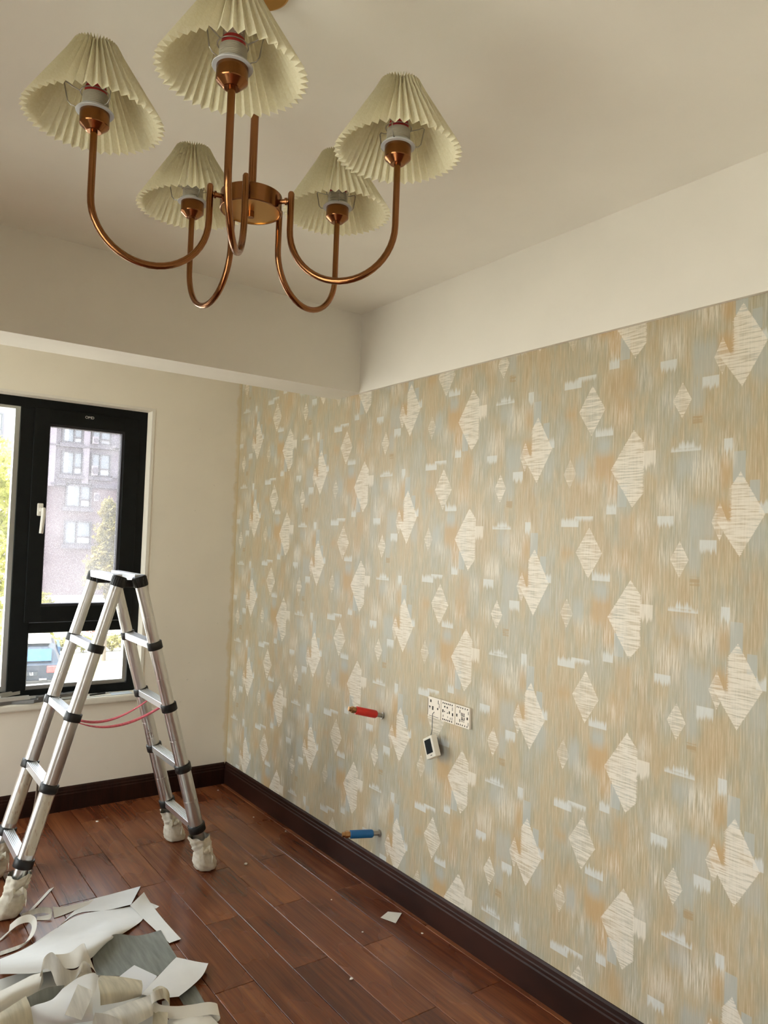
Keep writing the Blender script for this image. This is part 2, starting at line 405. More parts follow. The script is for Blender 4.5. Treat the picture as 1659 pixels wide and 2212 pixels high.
# floor of boards
fl = struct(MB().box((XL-.2, YR-.2, -.10), (.22, .24, -.012)).build('floor', m_under))
PW, PL = .152, .91
me_p = {}
def plank_mesh(w, l):
    key = (round(w, 4), round(l, 4))
    if key not in me_p:
        e = .0009; q = .0016; z0, z1 = -.0118, 0.
        V = []
        for a, z in ((e, z0), (e, z1-q), (e+q, z1)):
            V += [(a, a, z), (w-a, a, z), (w-a, l-a, z), (a, l-a, z)]
        F = [(0, 3, 2, 1), (8, 9, 10, 11)]+[(4*i+k, 4*i+(k+1) % 4, 4*i+4+(k+1) % 4, 4*i+4+k) for i in (0, 1) for k in range(4)]
        me = bpy.data.meshes.new('plank'); me.from_pydata(V, [], F); me.materials.append(m_plank); me.update(); me_p[key] = me
    return me_p[key]
xk = -.038; k = 0
while True:
    x1 = min(xk-PW*(k-1), 0) if k else 0.
    x0 = xk-PW*k
    if x1 <= XL: break
    x0 = max(x0, XL)
    off = (-1.605+.46*(k-5)) % PL
    y = 0.
    ends = [0.]; e = -PL+off if off > .02 else -PL
    while e > YR:
        if e < -.03: ends.append(e)
        e -= PL
    ends.append(YR)
    for a, bb in zip(ends[:-1], ends[1:]):
        o = link('plank', plank_mesh(x1-x0, a-bb), fl); o.location = (x0, bb, 0)
    k += 1

# ------------------------------------------------------------------ windows
FY0, FY1 = .088, .150           # frame depth range (front face 0.088)
win = struct(empty('window_1', (0, 0, 0)))
def frame_rect(b_, x0, x1, z0, z1, wl, wr, wb, wt, y0, y1):
    b_.box((x0, y0, z0), (x0+wl, y1, z1)); b_.box((x1-wr, y0, z0), (x1, y1, z1))
    b_.box((x0+wl, y0, z0), (x1-wr, y1, z0+wb)); b_.box((x0+wl, y0, z1-wt), (x1-wr, y1, z1))
b = MB(); frame_rect(b, WX0, WX1, WZ0, WZ1, .055, .055, .05, .055, FY0, FY1)
fr_o = b.build('outer_frame', m_black, win)
MB().bevbox((-1.300, FY0-.004, WZ0+.05), (-1.200, FY1, WZ1-.055), .004).build('mullion', m_black, win)
MB().bevbox((-2.22, FY0-.004, WZ0+.05), (-2.12, FY1, WZ1-.055), .004).build('mullion', m_black, win)
def sash_unit(x0, x1, lower):
    # opening sash over a fixed light
    MB().box((x0, FY0, 1.000), (x1, FY1, 1.055)).build('transom', m_black, win)
    sx0, sx1, sz0, sz1 = x0-.028, x1+.006, 1.06, WZ1-.05
    px0, px1, pz0, pz1 = x0+.056, x1-.083, 1.150, 2.196
    b = MB(); y0, y1 = FY0-.012, FY1-.005
    b.bevbox((sx0, y0, sz0), (px0, y1, sz1), .003).bevbox((px1, y0, sz0), (sx1, y1, sz1), .003)
    b.bevbox((px0-.002, y0, sz0), (px1+.002, y1, pz0), .003).bevbox((px0-.002, y0, pz1), (px1+.002, y1, sz1), .003)
    sa = b.build('sash', m_black, win)
    b = MB(); frame_rect(b, px0, px1, pz0, pz1, .004, .012, .012, .012, y0+.012, y1)
    b.build('gasket', m_gasket, sa)
    MB().box((px0+.001, .112, pz0+.001), (px1-.001, .118, pz1-.001)).build('pane', m_glass2, sa)
    b = MB(); frame_rect(b, x0, x1-.006, WZ0+.05, 1.0, .004, .018, .022, .004, FY0+.012, FY1-.004); b.build('bead', m_bead, win)
    MB().box((x0+.002, .116, WZ0+.055), (x1-.008, .122, .998)).build('pane', m_glass, win)
    return sa
sa = sash_unit(-1.200, -.638, True)
# handle
hx, hz = -1.176, 1.70
MB().bevbox((hx-.016, FY0-.026, hz-.036), (hx+.016, FY0-.0121, hz+.036), .005).build('handle_plate', m_handle, sa)
MB().bevbox((hx-.006, FY0-.052, hz-.012), (hx+.022, FY0-.0255, hz+.012), .004).tube([(hx+.011, FY0-.05, hz+.008), (hx+.012, FY0-.054, hz-.02), (hx+.004, FY0-.054, hz-.135)], [.012, .0125, .011], 10).build('handle', m_handle, sa)
Mt = Matrix.Translation((-.930, FY0-.0123, 2.257)) @ Matrix.Rotation(PI/2, 4, 'X')
text_mesh('maker_mark', 'OMD', .022, m_print, sa, Mt)
sb = sash_unit(-2.665, -2.22, True)
# big fixed light between the mullions
b = MB(); frame_rect(b, -2.12, -1.300, WZ0+.05, WZ1-.055, .016, .026, .030, .016, FY0+.006, FY1-.004); b.build('bead', m_bead, win)
MB().box((-2.118, .116, WZ0+.055), (-1.304, .122, WZ1-.06)).build('pane', m_glass, win)
b = MB().bevbox((WX0-.02, -.022, WZ0-.045), (WX1+.012, FY0+.03, WZ0-.001), .012, seg=3); b.build('window_sill', m_sill, win)
b = MB(); frame_rect(b, WX0-.002, WX1+.016, WZ0, WZ1+.016, .012, .016, .0, .016, -.0025, .004)
b.build('plaster_bead', m_white, win)
# unseen windows added in the left wall for daylight: bay side, and beside the camera
def side_window(name, V_, mulls):
    w2 = struct(empty(name, (0, 0, 0))); y0, y1, z0, z1 = V_
    b = MB().box((XL-.14, y0, z0), (XL-.08, y0+.06, z1)).box((XL-.14, y1-.06, z0), (XL-.08, y1, z1)).box((XL-.14, y0+.06, z0), (XL-.08, y1-.06, z0+.06)).box((XL-.14, y0+.06, z1-.06), (XL-.08, y1-.06, z1))
    b.build('outer_frame', m_black, w2)
    for ym in mulls: MB().bevbox((XL-.14, ym-.035, z0+.06), (XL-.08, ym+.035, z1-.06), .003).build('mullion', m_black, w2)
    ys = [y0+.055]+list(mulls)+[y1-.055]
    for a, c in zip(ys[:-1], ys[1:]): MB().box((XL-.118, a, z0+.055), (XL-.112, c, z1-.055)).build('pane', m_glass, w2)
    portal('portal_'+name, (XL-.17, (y0+y1)/2, (z0+z1)/2), (PI/2, 0, -PI/2), y1-y0, z1-z0)
side_window('added_window_2', V2, [])
side_window('added_window_3', V3, [-3.95])
portal('portal_back', ((WX0+WX1)/2, .2, (WZ0+WZ1)/2), (-PI/2, 0, 0), WX1-WX0, WZ1-WZ0)

# ------------------------------------------------------------------ chandelier
CX, CY = -1.435, -3.13
ch = tag(empty('chandelier', (CX, CY, ZC)), 'five-armed copper chandelier with pleated cream shades hanging from the ceiling', 'chandelier')
def zl(z): return z-ZC
MB().lathe([(0, zl(2.7255)), (.060, zl(2.7255)), (.060, zl(2.713)), (.056, zl(2.711)), (0, zl(2.711))], 48).build('canopy', m_brass, ch)
MB().tube([(0, 0, zl(2.712)), (0, 0, zl(2.28))], .0082, 20).build('stem', m_copper, ch)
hub = MB().lathe([(0, zl(2.284)), (.061, zl(2.284)), (.062, zl(2.283)), (.062, zl(2.250)), (.061, zl(2.249)), (.058, zl(2.249))], 56).build('hub', m_copper, ch)
MB().lathe([(.058, zl(2.249)), (.058, zl(2.2505)), (0, zl(2.2505))], 48).build('hub_disc', m_brass, hub)
MB().lathe([(0, zl(2.238)), (.007, zl(2.238)), (.007, zl(2.2505))], 16).build('finial', m_copper, hub)
ZS = 2.332
lamps = [(.303, 170.07), (.282, -122.9), (.299, -45.6), (.280, 19.8), (.2945, 92.6)]
def shade_mesh():
    N = 44; Rb, Rt, db, dt = .120, .034, .0145, .0125
    zb_, zt_ = .021, .160
    V, F = [], []
    rows = 7
    for j in range(rows):
        t = j/(rows-1); z = zb_+(zt_-zb_)*t
        R_ = Rb+(Rt-Rb)*t; d_ = db+(dt-db)*t
        for k in range(2*N):
            a = k*PI/N; r = R_+(d_/2 if k % 2 else -d_/2)
            zz = z+((.0035 if k % 2 else 0)*t if j == rows-1 else 0)
            V.append((r*math.cos(a), r*math.sin(a), zz))
    n = 2*N
    for j in range(rows-1):
        for k in range(n): F.append((j*n+k, j*n+(k+1) % n, (j+1)*n+(k+1) % n, (j+1)*n+k))
    me = bpy.data.meshes.new('lamp_shade'); me.from_pydata(V, [], F); me.materials.append(m_shade); me.update(); return me
me_sh = shade_mesh()
b = MB()
for s_ in (0, 1, 2):
    a = s_*2*PI/3+.5; c_, n_ = math.cos(a), math.sin(a)
    pts = [(.030, .050), (.041, .052), (.047, .060), (.050, .080), (.053, .100), (.050, .103), (.040, .096), (.026, .090)]
    b.tube([(r*c_, r*n_, z) for r, z in pts], .0012, 6)
b.tube([(.0255*math.cos(i*PI/12), .0255*math.sin(i*PI/12), .09) for i in range(25)], .0012, 6, False)
me_wire = b.build('tmp', m_steel).data
b = MB().lathe([(0, 0), (.0125, 0), (.0145, .001), (.0255, .0135), (.0265, .0155), (.0265, .044), (.0, .044)], 36); me_cup = b.build('tmp', m_copper).data
b = MB().lathe([(.026, .0440), (.0335, .0443), (.0342, .0455), (.0335, .0468), (.030, .0472), (.0295, .0525), (.024, .0530)], 40); me_col = b.build('tmp', m_ring).data
prof = [(.0235, .053)]
for i in range(8): z = .055+i*.0038; prof += [(.0232, z), (.0212, z+.0012), (.0212, z+.0024), (.0232, z+.0036)]
prof += [(.0205, .0872), (0, .0872)]
me_neck = MB().lathe(prof, 28).build('tmp', m_porc).data
me_band = MB().lathe([(.0190, .0872), (.0198, .089), (.0198, .099), (.0188, .100), (.0188, .104), (.017, .106)], 28).build('tmp', m_bulbred).data
me_bulb = MB().lathe([(.0175, .104), (.0182, .108), (.0182, .135), (.015, .142), (.008, .146), (0, .147)], 28).build('tmp', m_bulb).data
for me in (me_wire, me_cup, me_col, me_neck, me_band, me_bulb): me.transform(Matrix.Diagonal((1, 1, .80, 1)))
for o in [o for o in bpy.data.objects if o.name.startswith('tmp')]: bpy.data.objects.remove(o)
for i, (R_, deg) in enumerate(lamps):
    a = math.radians(deg); c_, n_ = math.cos(a), math.sin(a)
    r0 = .084; rad = (R_-r0)/2; zb_ = 2.102; zc_ = zb_+rad
    P = [(r0, 2.287), (r0, 2.283), (r0, 2.25), (r0, zc_+.01)]
    for q in range(0, 25): th = PI+q*PI/24; P.append((r0+rad+rad*math.cos(th), zc_+rad*math.sin(th)))
    P += [(R_, zc_+.03), (R_, ZS-.05), (R_, ZS+.004)]
    rr = [.0045]+[.0066]*(len(P)-1)
    arm = MB().tube([(r*c_, r*n_, zl(z)) for r, z in P], rr, 14).build('arm', m_copper, ch)
    MB().tube([(.060*c_, .060*n_, zl(2.268)), (r0*c_, r0*n_, zl(2.268))], .0048, 12).tube([(.072*c_, .072*n_, zl(2.268)), (.076*c_, .076*n_, zl(2.268))], .0072, 12).build('pin', m_copper, arm)
    base = (R_*c_, R_*n_, zl(ZS))
    so_ = link('lamp_socket', me_cup, ch); so_.location = base
    for nm, me in (('collar', me_col), ('neck', me_neck)):
        o = link(nm, me, so_); o.rotation_euler = (0, 0, i*.7)
    bu = link('bulb', me_bulb, ch); bu.location = base
    link('red_band', me_band, bu)
    sh = link('lamp_shade', me_sh, ch); sh.location = base; sh.rotation_euler = ((random.random()-.5)*.05, (random.random()-.5)*.05, i*.37)
    o = link('shade_wire', me_wire, sh); o.rotation_euler = (0, 0, -i*.37+math.radians(20+i*25))

# ------------------------------------------------------------------ step ladder
YF, YK = -1.11, -.71
lad = tag(empty('step_ladder', (-1.02, -.91, 0)), 'telescopic aluminium step ladder with wrapped feet standing before the window', 'ladder')
LO = Vector((-1.02, -.91, 0))
def leg_line(side):     # (foot, top) of the leg centre line in x, z
    return ((-1.455, .0), (-1.066, 1.372)) if side < 0 else ((-.590, .0), (-.972, 1.372))
LEV = [.205, .498, .787, 1.076, 1.362]
def at(side, y, z):
    (x0, z0), (x1, z1) = leg_line(side); t = (z-z0)/(z1-z0)
    return Vector((x0+(x1-x0)*t, y, z))-LO
RAD = [.0300, .0325, .0305, .0285, .0265, .0245]
for side in (-1, 1):
    (x0, z0), (x1, z1) = leg_line(side); tilt = math.atan2(x1-x0, z1-z0)
    for y in (YF, YK):
        zs_ = [.035]+LEV
        for i in range(5):
            za, zb2 = zs_[i], zs_[i+1]; r = RAD[i]
            pa, pb = at(side, y, za), at(side, y, zb2)
            t = MB()
            if i == 0: t.tube([pa, pb], r-.003, 20)
            else:
                pm = pa.lerp(pb, .46); pn = pa.lerp(pb, .466)
                t.tube([pa, pm], r, 20); t.tube([pm, pn], r-.0012, 20); t.tube([pn, pb], r, 20)
            tu = t.build('tube', m_alu, lad)
            if side < 0 and i in (1,) :
                # worn paper sticker wrapped on the tube, facing the room
                V, F = [], []
                ax = (pb-pa).normalized(); e1 = Vector((0, -1, 0)); e2 = ax.cross(e1)
                for j in range(2):
                    p = pa.lerp(pb, .12+.80*j)
                    for q in range(7):
                        an = -.75+q*.22; V.append(p+(e1*math.cos(an)-e2*math.sin(an))*(r+.0006))
                for q in range(6): F.append((q, q+1, 8+q, 7+q))
                M = bpy.data.materials.get('worn_sticker')
                if not M:
                    q_ = Mat('worn_sticker', (.70, .63, .49), .7); c = q_.coord()
                    n = (q_.noise(q_.mapping(c, (90, 90, 26)), 1, 3)-.60).step(.06)*.6
                    q_.color(q_.mix(n, (.72, .66, .54), (.45, .27, .16))); M = q_.m
                MB().add(V, F, 0, True).build('sticker', M, tu)
        for i, z in enumerate(LEV[:-1]):
            p = at(side, y, z); ax = (at(side, y, z+.1)-p).normalized(); r = RAD[i+1]+.0075
            c = MB().tube([p-ax*.020, p-ax*.018, p+ax*.014, p+ax*.016], [r-.002, r, r, r-.002], 24)
            sgn = 1 if y == YF else -1
            c.bevbox((-.017, 0, -.015), (.017, .050, .012), .004, Matrix.Translation(p) @ Matrix.Rotation(tilt, 4, 'Y') @ (Matrix.Identity(4) if sgn > 0 else Matrix.Rotation(PI, 4, 'Z')))
            co = c.build('collar', m_blackp, lad)
        # cap on top
        p = at(side, y, 1.362); ax = (at(side, y, 1.0)-p).normalized()*-1
        c = MB().tube([p-ax*.018, p-ax*.016, p+ax*.026, p+ax*.030], [.0300, .0315, .0315, .028], 24)
        for q in range(20):
            an = q*2*PI/20; e1 = Vector((0, 1, 0)); e2 = ax.cross(e1)
            pp = p+(e1*math.cos(an)+e2*math.sin(an))*.0312
            c.tube([pp-ax*.014, pp+ax*.024], .0018, 5)
        c.build('end_cap', m_blackp, lad)
        # cloth tied round the foot
        nV, rows = 40, 30; V, F = [], []
        for j in range(rows+1):
            t = j/rows; z = .0015+t*.160
            ctr = at(side, y, z); R_ = .041+.011*math.exp(-((t-.18)/.22)**2)-.006*math.exp(-((t-.55)/.07)**2)+.004*t
            if j == 0: R_ = .034
            for k in range(nV):
                an = k*2*PI/nV; cc, ss = math.cos(an), math.sin(an)
                band = (z*38+an*.75*(1 if t < .5 else -1)+side*1.3+y) % 1.
                q = .0045*(band**2)+.009*mnoise.noise(Vector((cc*1.7+y*9, ss*1.4+side*3, z*14)))
                if t > .58: q += .0045*math.sin(an*7+side+y*5+z*30)*(t-.58)/.42
                rr_ = R_+(q if j else 0)
                V.append((ctr.x+rr_*cc, ctr.y+rr_*ss, z+(.016*mnoise.noise(Vector((cc*1.5, ss*1.5+side, y*7))) if j == rows else 0)))
        for j in range(rows):
            for k in range(nV): F.append((j*nV+k, j*nV+(k+1) % nV, (j+1)*nV+(k+1) % nV, (j+1)*nV+k))
        F.append(tuple(range(nV-1, -1, -1)))
        fo = MB().add(V, F, 0, True).build('foot_wrap', m_cloth, lad)
        # knot tails
        kb = MB()
        for s2 in (-1, 1):
            pz = at(side, y, .105)+Vector((.0, -.048, 0))
            pts = [pz, pz+Vector((s2*.018, -.014, .012)), pz+Vector((s2*.034, -.012, -.012)), pz+Vector((s2*.030, -.010, -.040))]
            V = []
            for q, p_ in enumerate(pts):
                w_ = Vector((0, .004, .010+.004*q)); V += [p_-w_, p_+w_]
            kb.add(V, [(0, 1, 3, 2), (2, 3, 5, 4), (4, 5, 7, 6)])
        kb.tube([pz+Vector((-.012, -.004, 0)), pz+Vector((0, -.012, .002)), pz+Vector((.012, -.004, 0))], [.008, .013, .008], 8)
        kb.build('knot', m_cloth, fo)
    # treads
    for i, z in enumerate(LEV):
        p = at(side, (YF+YK)/2, z); top = i == 4
        Mx = Matrix.Translation(p) @ Matrix.Rotation(tilt*.45 if not top else 0, 4, 'Y')
        hw = .022; y0, y1 = -.175, .175
        if top: y0, y1 = -.185, .185
        # extruded section with ribs on the tread
        prof = [(-hw, -.016), (hw, -.016), (hw, .012)]
        nr = 6
        for q in range(nr):
            xa = hw-(2*hw)*(q+.15)/nr; xb = hw-(2*hw)*(q+.75)/nr
            prof += [(xa, .012), (xa, .0142), (xb, .0142), (xb, .012)]
        prof += [(-hw, .012)]
        dz = .022 if top else 0
        V = [Mx @ Vector((x, yy, zz+dz)) for yy in (y0, y1) for x, zz in prof]; n = len(prof)
        F = [(q, (q+1) % n, n+(q+1) % n, n+q) for q in range(n)]+[tuple(range(n-1, -1, -1)), tuple(range(n, 2*n))]
        MB().add(V, F).build('tread', m_alu2, lad)
# hinge plates joining the two halves at the top
for y in (YF+.045, YK-.045):
    p, q = at(-1, y, 1.365), at(1, y, 1.365)
    MB().bevbox((p.x, y-LO.y-.006, 1.338), (q.x, y-LO.y+.006, 1.372), .004).tube([(0, y-LO.y-.012, 1.355), (0, y-LO.y+.012, 1.355)], .010, 14).build('hinge', m_blackp, lad)
# red safety straps between the second treads
for y, yl in ((-1.00, 'a'), (-.82, 'b')):
    p, q = at(-1, y, .765), at(1, y, .765); V, F = [], []
    n = 24
    for i in range(n+1):
        t = i/n; c = p.lerp(q, t); c.z -= .085*(1-(2*t-1)**2)*(.8 if yl == 'a' else 1.)*(1.15-.3*t); tw = .35+.25*math.sin(t*5+y*8)
        V += [c+Vector((0, -.008*math.cos(tw), -.008*math.sin(tw))), c+Vector((0, .008*math.cos(tw), .008*math.sin(tw)))]
    for i in range(n): F.append((2*i, 2*i+1, 2*i+3, 2*i+2))
    so2 = MB().add(V, F, 0, True).build('strap', m_strap, lad)
    sm = so2.modifiers.new('thick', 'SOLIDIFY'); sm.thickness = .0012
# frayed cord hanging under the left tread
p = at(-1, -.86, .48)
MB().tube([p, p+Vector((.01, -.01, -.02)), p+Vector((.004, -.02, -.10)), p+Vector((-.006, -.015, -.19)), p+Vector((-.004, -.02, -.27))], [.006, .005, .005, .0065, .003], 7).build('cord', simple('worn_cord', (.16, .11, .08), .9), lad)

# ------------------------------------------------------------------ things on the papered wall
def wall_pt(px, py, off=0.): return on_x(px, py, -off)
def pipe_plug(name, label, mat, end_px, wall_px):
    w = on_x(*wall_px, 0.); v = ray(*end_px)
    # end stands out of the wall: pick the distance so that it keeps the wall point's height and depth as near as possible
    X_ = -.165; e = CAM+v*((X_-CAM.x)/v.x)
    t = tag(empty(name, (0, w.y, w.z)), label, 'pipe plug'); o0 = Vector((0, w.y, w.z))
    ax = (e-w).normalized(); L = (e-w).length
    q = ax.to_track_quat('Z', 'Y').to_matrix().to_4x4()
    MB().lathe([(.0, 0), (.017, 0), (.017, .004), (.010, .005), (.010, L*.2), (.0, L*.2)], 24, q).build('threaded_nipple', m_steel, t)
    MB().lathe([(0, L*.17), (.013, L*.17), (.0175, L*.20), (.0185, L*.24), (.0185, L*.78), (.017, L*.79), (0, L*.79)], 28, q).build('sleeve', mat, t)
    bb = MB().lathe([(0, L*.78), (.0125, L*.78), (.0125, L*.83), (0, L*.83)], 24, q)
    bb.lathe([(.016, L*.83), (.016, L*.92)], 6, q, smooth=False).lathe([(0, L*.83), (.016, L*.83)], 6, q).lathe([(.016, L*.92), (.011, L*.925), (.011, L*1.0), (.009, L*1.0), (0, L*.995)], 6, q, smooth=False)
    bb.build('brass_end', m_thread, t)
    return t
pipe_plug('test_plug', 'red water pipe test plug sticking out of the papered wall', m_red, (753, 1531), (826, 1546))
pipe_plug('test_plug', 'blue water pipe test plug low on the papered wall near the skirting', m_blue, (739, 1803), (820, 1800))

PL_Y = [-2.070, -2.159, -2.248]      # plate centres along the wall
PZ = .892
def plate(yc, kind, label):
    t = tag(empty('socket_plate', (0, yc, PZ)), label, 'socket plate', None)
    hw, hh = .0425, .0425
    MB().bevbox((-.0125, -hw, -hh), (-.0005, hw, hh), .0018).build('back_plate', m_cream, t)
    s_ = MB()
    def slot(y, z, w, h): s_.box((-.0132, -y-w/2, z-h/2), (-.0120, -y+w/2, z+h/2))
    if kind == 0:
        slot(-.022, .026, .008, .011); slot(-.028, .002, .010, .004); slot(-.028, -.003, .003, .008); slot(-.008, -.002, .008, .016); slot(.024, .000, .008, .004); slot(.024, .0, .003, .010)
        slot(.027, .030, .003, .012); slot(.030, .022, .010, .002); slot(.033, .012, .002, .014); slot(0, -.036, .06, .0015); slot(-.040, 0, .0015, .07)
    elif kind == 1:
        for yy in (-.031, -.020, -.009, .002, .013, .026):
            slot(yy, .033, .005, .006); slot(yy, -.034, .005, .006)
        slot(-.020, .019, .006, .007); slot(-.004, .018, .006, .007); slot(-.031, .0, .006, .012); slot(-.021, -.001, .004, .005); slot(-.002, -.004, .004, .005); slot(.010, .0, .006, .011); slot(.030, -.004, .007, .012)
        slot(.028, .018, .002, .014); slot(.027, -.022, .002, .012); slot(.016, -.023, .002, .008); slot(.0, -.02, .002, .006); slot(-.028, -.02, .002, .008)
    else:
        for yy in (-.032, -.022, -.010, .002, .016, .030):
            slot(yy, .034, .004, .006); slot(yy, -.034, .004, .006)
        slot(-.033, .0, .006, .011); slot(.030, -.002, .007, .010); slot(-.015, .018, .003, .012); slot(-.015, -.018, .003, .012)
        for yy in (-.006, .002, .011): slot(yy, .010, .003, .010); slot(yy+.002, -.006, .003, .010); slot(yy, -.018, .002, .006)
        slot(.036, .02, .002, .012); slot(.036, -.024, .002, .014); slot(.004, .003, .022, .002); slot(.003, -.012, .02, .002)
    s_.build('slots', m_hole, t)['kind'] = 'stuff'
    return t
plate(PL_Y[0], 0, 'bare ivory socket back plate with the thin wire of the thermostat coming out')
plate(PL_Y[1], 1, 'bare ivory socket back plate with two rows of slots, middle of the three')
plate(PL_Y[2], 2, 'bare ivory socket back plate with raised figures, third from the window')
# thermostat hanging on its wire
ts = on_x(932, 1614, -.042)
th = tag(empty('thermostat', (0, ts.y, ts.z)), 'small grey thermostat with dark screen dangling from a wire below the socket plates', 'thermostat')
Mr = Matrix.Translation((-.042, 0, 0)) @ Matrix.Rotation(-.46, 4, 'X') @ Matrix.Rotation(-.20, 4, 'Z') @ Matrix.Rotation(.04, 4, 'Y')
MB().bevbox((-.012, -.043, -.043), (.014, .043, .043), .003, Mr).build('body', m_tstat, th)
MB().bevbox((-.0135, -.029, -.0235), (-.0115, .029, .033), .0006, Mr).build('screen', m_screen, th)
MB().box((-.0126, -.016, -.034), (-.0118, .000, -.031), 0, Mr).build('brand_print', m_darkprint, th)
MB().bevbox((.014, -.030, -.030), (.022, .030, .030), .002, Mr).build('rear_housing', m_blackp, th)
pw = on_x(938, 1538, -.013)-th.location; top = Mr @ Vector((.003, -.006, .043))
MB().tube([pw, pw+Vector((-.006, .004, -.008)), Vector((-.020, (pw.y+top.y)/2+.008, (pw.z+top.z)/2+.02)), Vector((-.024, (pw.y*.2+top.y*.8)+.006, top.z+.02)), top], .0016, 7).build('wire', m_wire, th)

# ------------------------------------------------------------------ outdoors
ZG = -3.56
def leaf_mat(name, cols, trans=.45):
    M = Mat(name, cols[0], .6); T = M.T
    n = M.noise(M.coord(), 1.8, 3); col = M.ramp(n, [(.3, cols[0]), (.5, cols[1]), (.7, cols[2])])
    d = M.node('ShaderNodeBsdfDiffuse'); t = M.node('ShaderNodeBsdfTranslucent'); mx = M.node('ShaderNodeMixShader')
    T.links.new(col, d.inputs[0]); T.links.new(col, t.inputs[0]); mx.inputs[0].default_value = trans
    T.links.new(d.outputs[0], mx.inputs[1]); T.links.new(t.outputs[0], mx.inputs[2]); T.links.new(mx.outputs[0], M.out.inputs[0]); return M.m
m_leaf = leaf_mat('yellow_green_leaves', [(.16, .17, .035), (.30, .29, .08), (.46, .42, .16)])
m_leaf2 = leaf_mat('olive_leaves', [(.12, .12, .045), (.24, .22, .09), (.40, .34, .15)])
m_leaf3 = leaf_mat('pinkish_twigs', [(.20, .10, .09), (.30, .17, .15), (.34, .24, .18)])
m_bark = simple('bark', (.09, .07, .055), .9)
m_pave = simple('sunlit_concrete', (.34, .325, .29), .9, scale=1.5)
m_lawn = simple('dry_lawn', (.20, .165, .06), .95, scale=4., var=.25)
m_kerb = simple('pale_kerb', (.55, .52, .50), .8)
m_fac = simple('lavender_render', (.165, .150, .175), .9, var=.05, scale=.6)
m_fac2 = simple('pink_stone_cladding', (.135, .108, .115), .9, var=.08, scale=.8)
m_pil = simple('pale_pilaster', (.24, .22, .245), .9, var=.03)
m_winf = simple('window_frame_grey', (.05, .05, .06), .5)
m_ledge = simple('ledge_grey', (.09, .085, .10), .8)
m_wglass = Mat('house_glass', (.17, .21, .235), .12, spec=.6).m
m_curt = simple('white_curtain', (.42, .44, .46), .8)
struct(MB().box((-80, -60, ZG-.2), (80, 70, ZG)).build('ground', m_pave))
def house_pt(px, py, y): return on_y(px, py, y)
YH = 58.
hb = tag(empty('apartment_building', (0, YH, ZG)), 'grey lavender apartment block with windows and air conditioners across the yard', 'building')
HO = Vector((0, YH, ZG))
xl = house_pt(-420, 1000, YH).x; xr = house_pt(760, 1000, YH).x
def hbox(px0, py0, px1, py1, d0, d1):       # pixel rectangle on the facade -> box from d0 to d1 in front of it
    a = house_pt(px0, py0, YH); c = house_pt(px1, py1, YH); mx_ = house_pt((px0+px1)/2, (py0+py1)/2, YH)
    w, h = abs(c.x-a.x), abs(c.z-a.z)
    # image verticals lean a little; keep the box upright round its centre
    hgt = abs((house_pt((px0+px1)/2, py0, YH)-house_pt((px0+px1)/2, py1, YH)).z)
    wid = abs((house_pt(px0, (py0+py1)/2, YH)-house_pt(px1, (py0+py1)/2, YH)).x)
    return (mx_.x-wid/2, -d1, mx_.z-hgt/2-ZG), (mx_.x+wid/2, -d0, mx_.z+hgt/2-ZG)
MB().box((xl, 0, 0), (xr, 9, 24)).build('wall', m_fac, hb)
MB().box((xl, -.06, 0), (xr, 0, house_pt(140, 1052, YH).z-ZG)).build('stone_cladding', m_fac2, hb)
def hpart(name, mat, px, d0, d1, parent=None):
    return MB().box(*hbox(*px, d0, d1)).build(name, mat, parent or hb)
wins = [((133, 918, 179, 958), True), ((197, 925, 240, 962), False), ((131, 975, 178, 1026), True), ((195, 980, 238, 1030), False),
        ((140, 1044, 196, 1096), True), ((137, 1125, 196, 1176), False), ((-30, 890, 6, 944), True), ((-34, 985, 0, 1035), True), ((300, 930, 345, 970), True), ((300, 990, 345, 1040), True), ((300, 1055, 345, 1105), True), ((133, 850, 179, 898), True), ((197, 855, 240, 900), False)]
for (x0, y0, x1, y1), wide in wins:
    a, c = hbox(x0, y0, x1, y1, .0, .30)
    b = MB(); t_ = .12
    frame_rect(b, a[0], c[0], a[2], c[2], t_, t_, t_, t_, -.30, .0)
    xm = a[0]+(c[0]-a[0])*(.58 if wide else .45); b.box((xm-.06, -.28, a[2]+t_), (xm+.06, 0, c[2]-t_))
    zm = a[2]+(c[2]-a[2])*.33; b.box((xm+.06, -.28, zm-.05), (c[0]-t_, 0, zm+.05))
    w_ = b.build('window', m_winf, hb)
    MB().box((a[0]+t_, -.12, a[2]+t_), (xm-.06, -.09, c[2]-t_)).build('pane', m_wglass, w_)
    MB().box((xm+.06, -.12, zm+.05), (c[0]-t_, -.09, c[2]-t_)).build('pane', m_wglass, w_)
    MB().box((xm+.06, -.12, a[2]+t_), (c[0]-t_, -.09, zm-.05)).build('pane', m_curt, w_)
    if wide: MB().box((a[0]+t_+.1, -.14, a[2]+t_+.05), (a[0]+(c[0]-a[0])*.32, -.121, c[2]-t_)).build('curtain', m_curt, w_)
    MB().box((a[0]-.15, -.42, a[2]-.32), (c[0]+.15, 0, a[2]-.02)).build('ledge', m_ledge, hb)
for px in ((195, 1007, 206, 1028), (200, 1065, 209, 1083), (197, 945, 208, 960)):
    a, c = hbox(*px, .42, .72); ac = MB().box(a, c).build('air_conditioner', m_pil, hb)
    MB().lathe([(0, 0), ((c[2]-a[2])*.36, 0), ((c[2]-a[2])*.36, .03), (0, .03)], 20, Matrix.Translation(((a[0]+c[0])/2, a[1], (a[2]+c[2])/2)) @ Matrix.Rotation(PI/2, 4, 'X')).build('fan_grille', m_ledge, ac)
for px in ((24, 820, 38, 1290), (107, 820, 121, 1050), (180, 820, 194, 1048)): hpart('pilaster', m_pil, px, 0, .25)
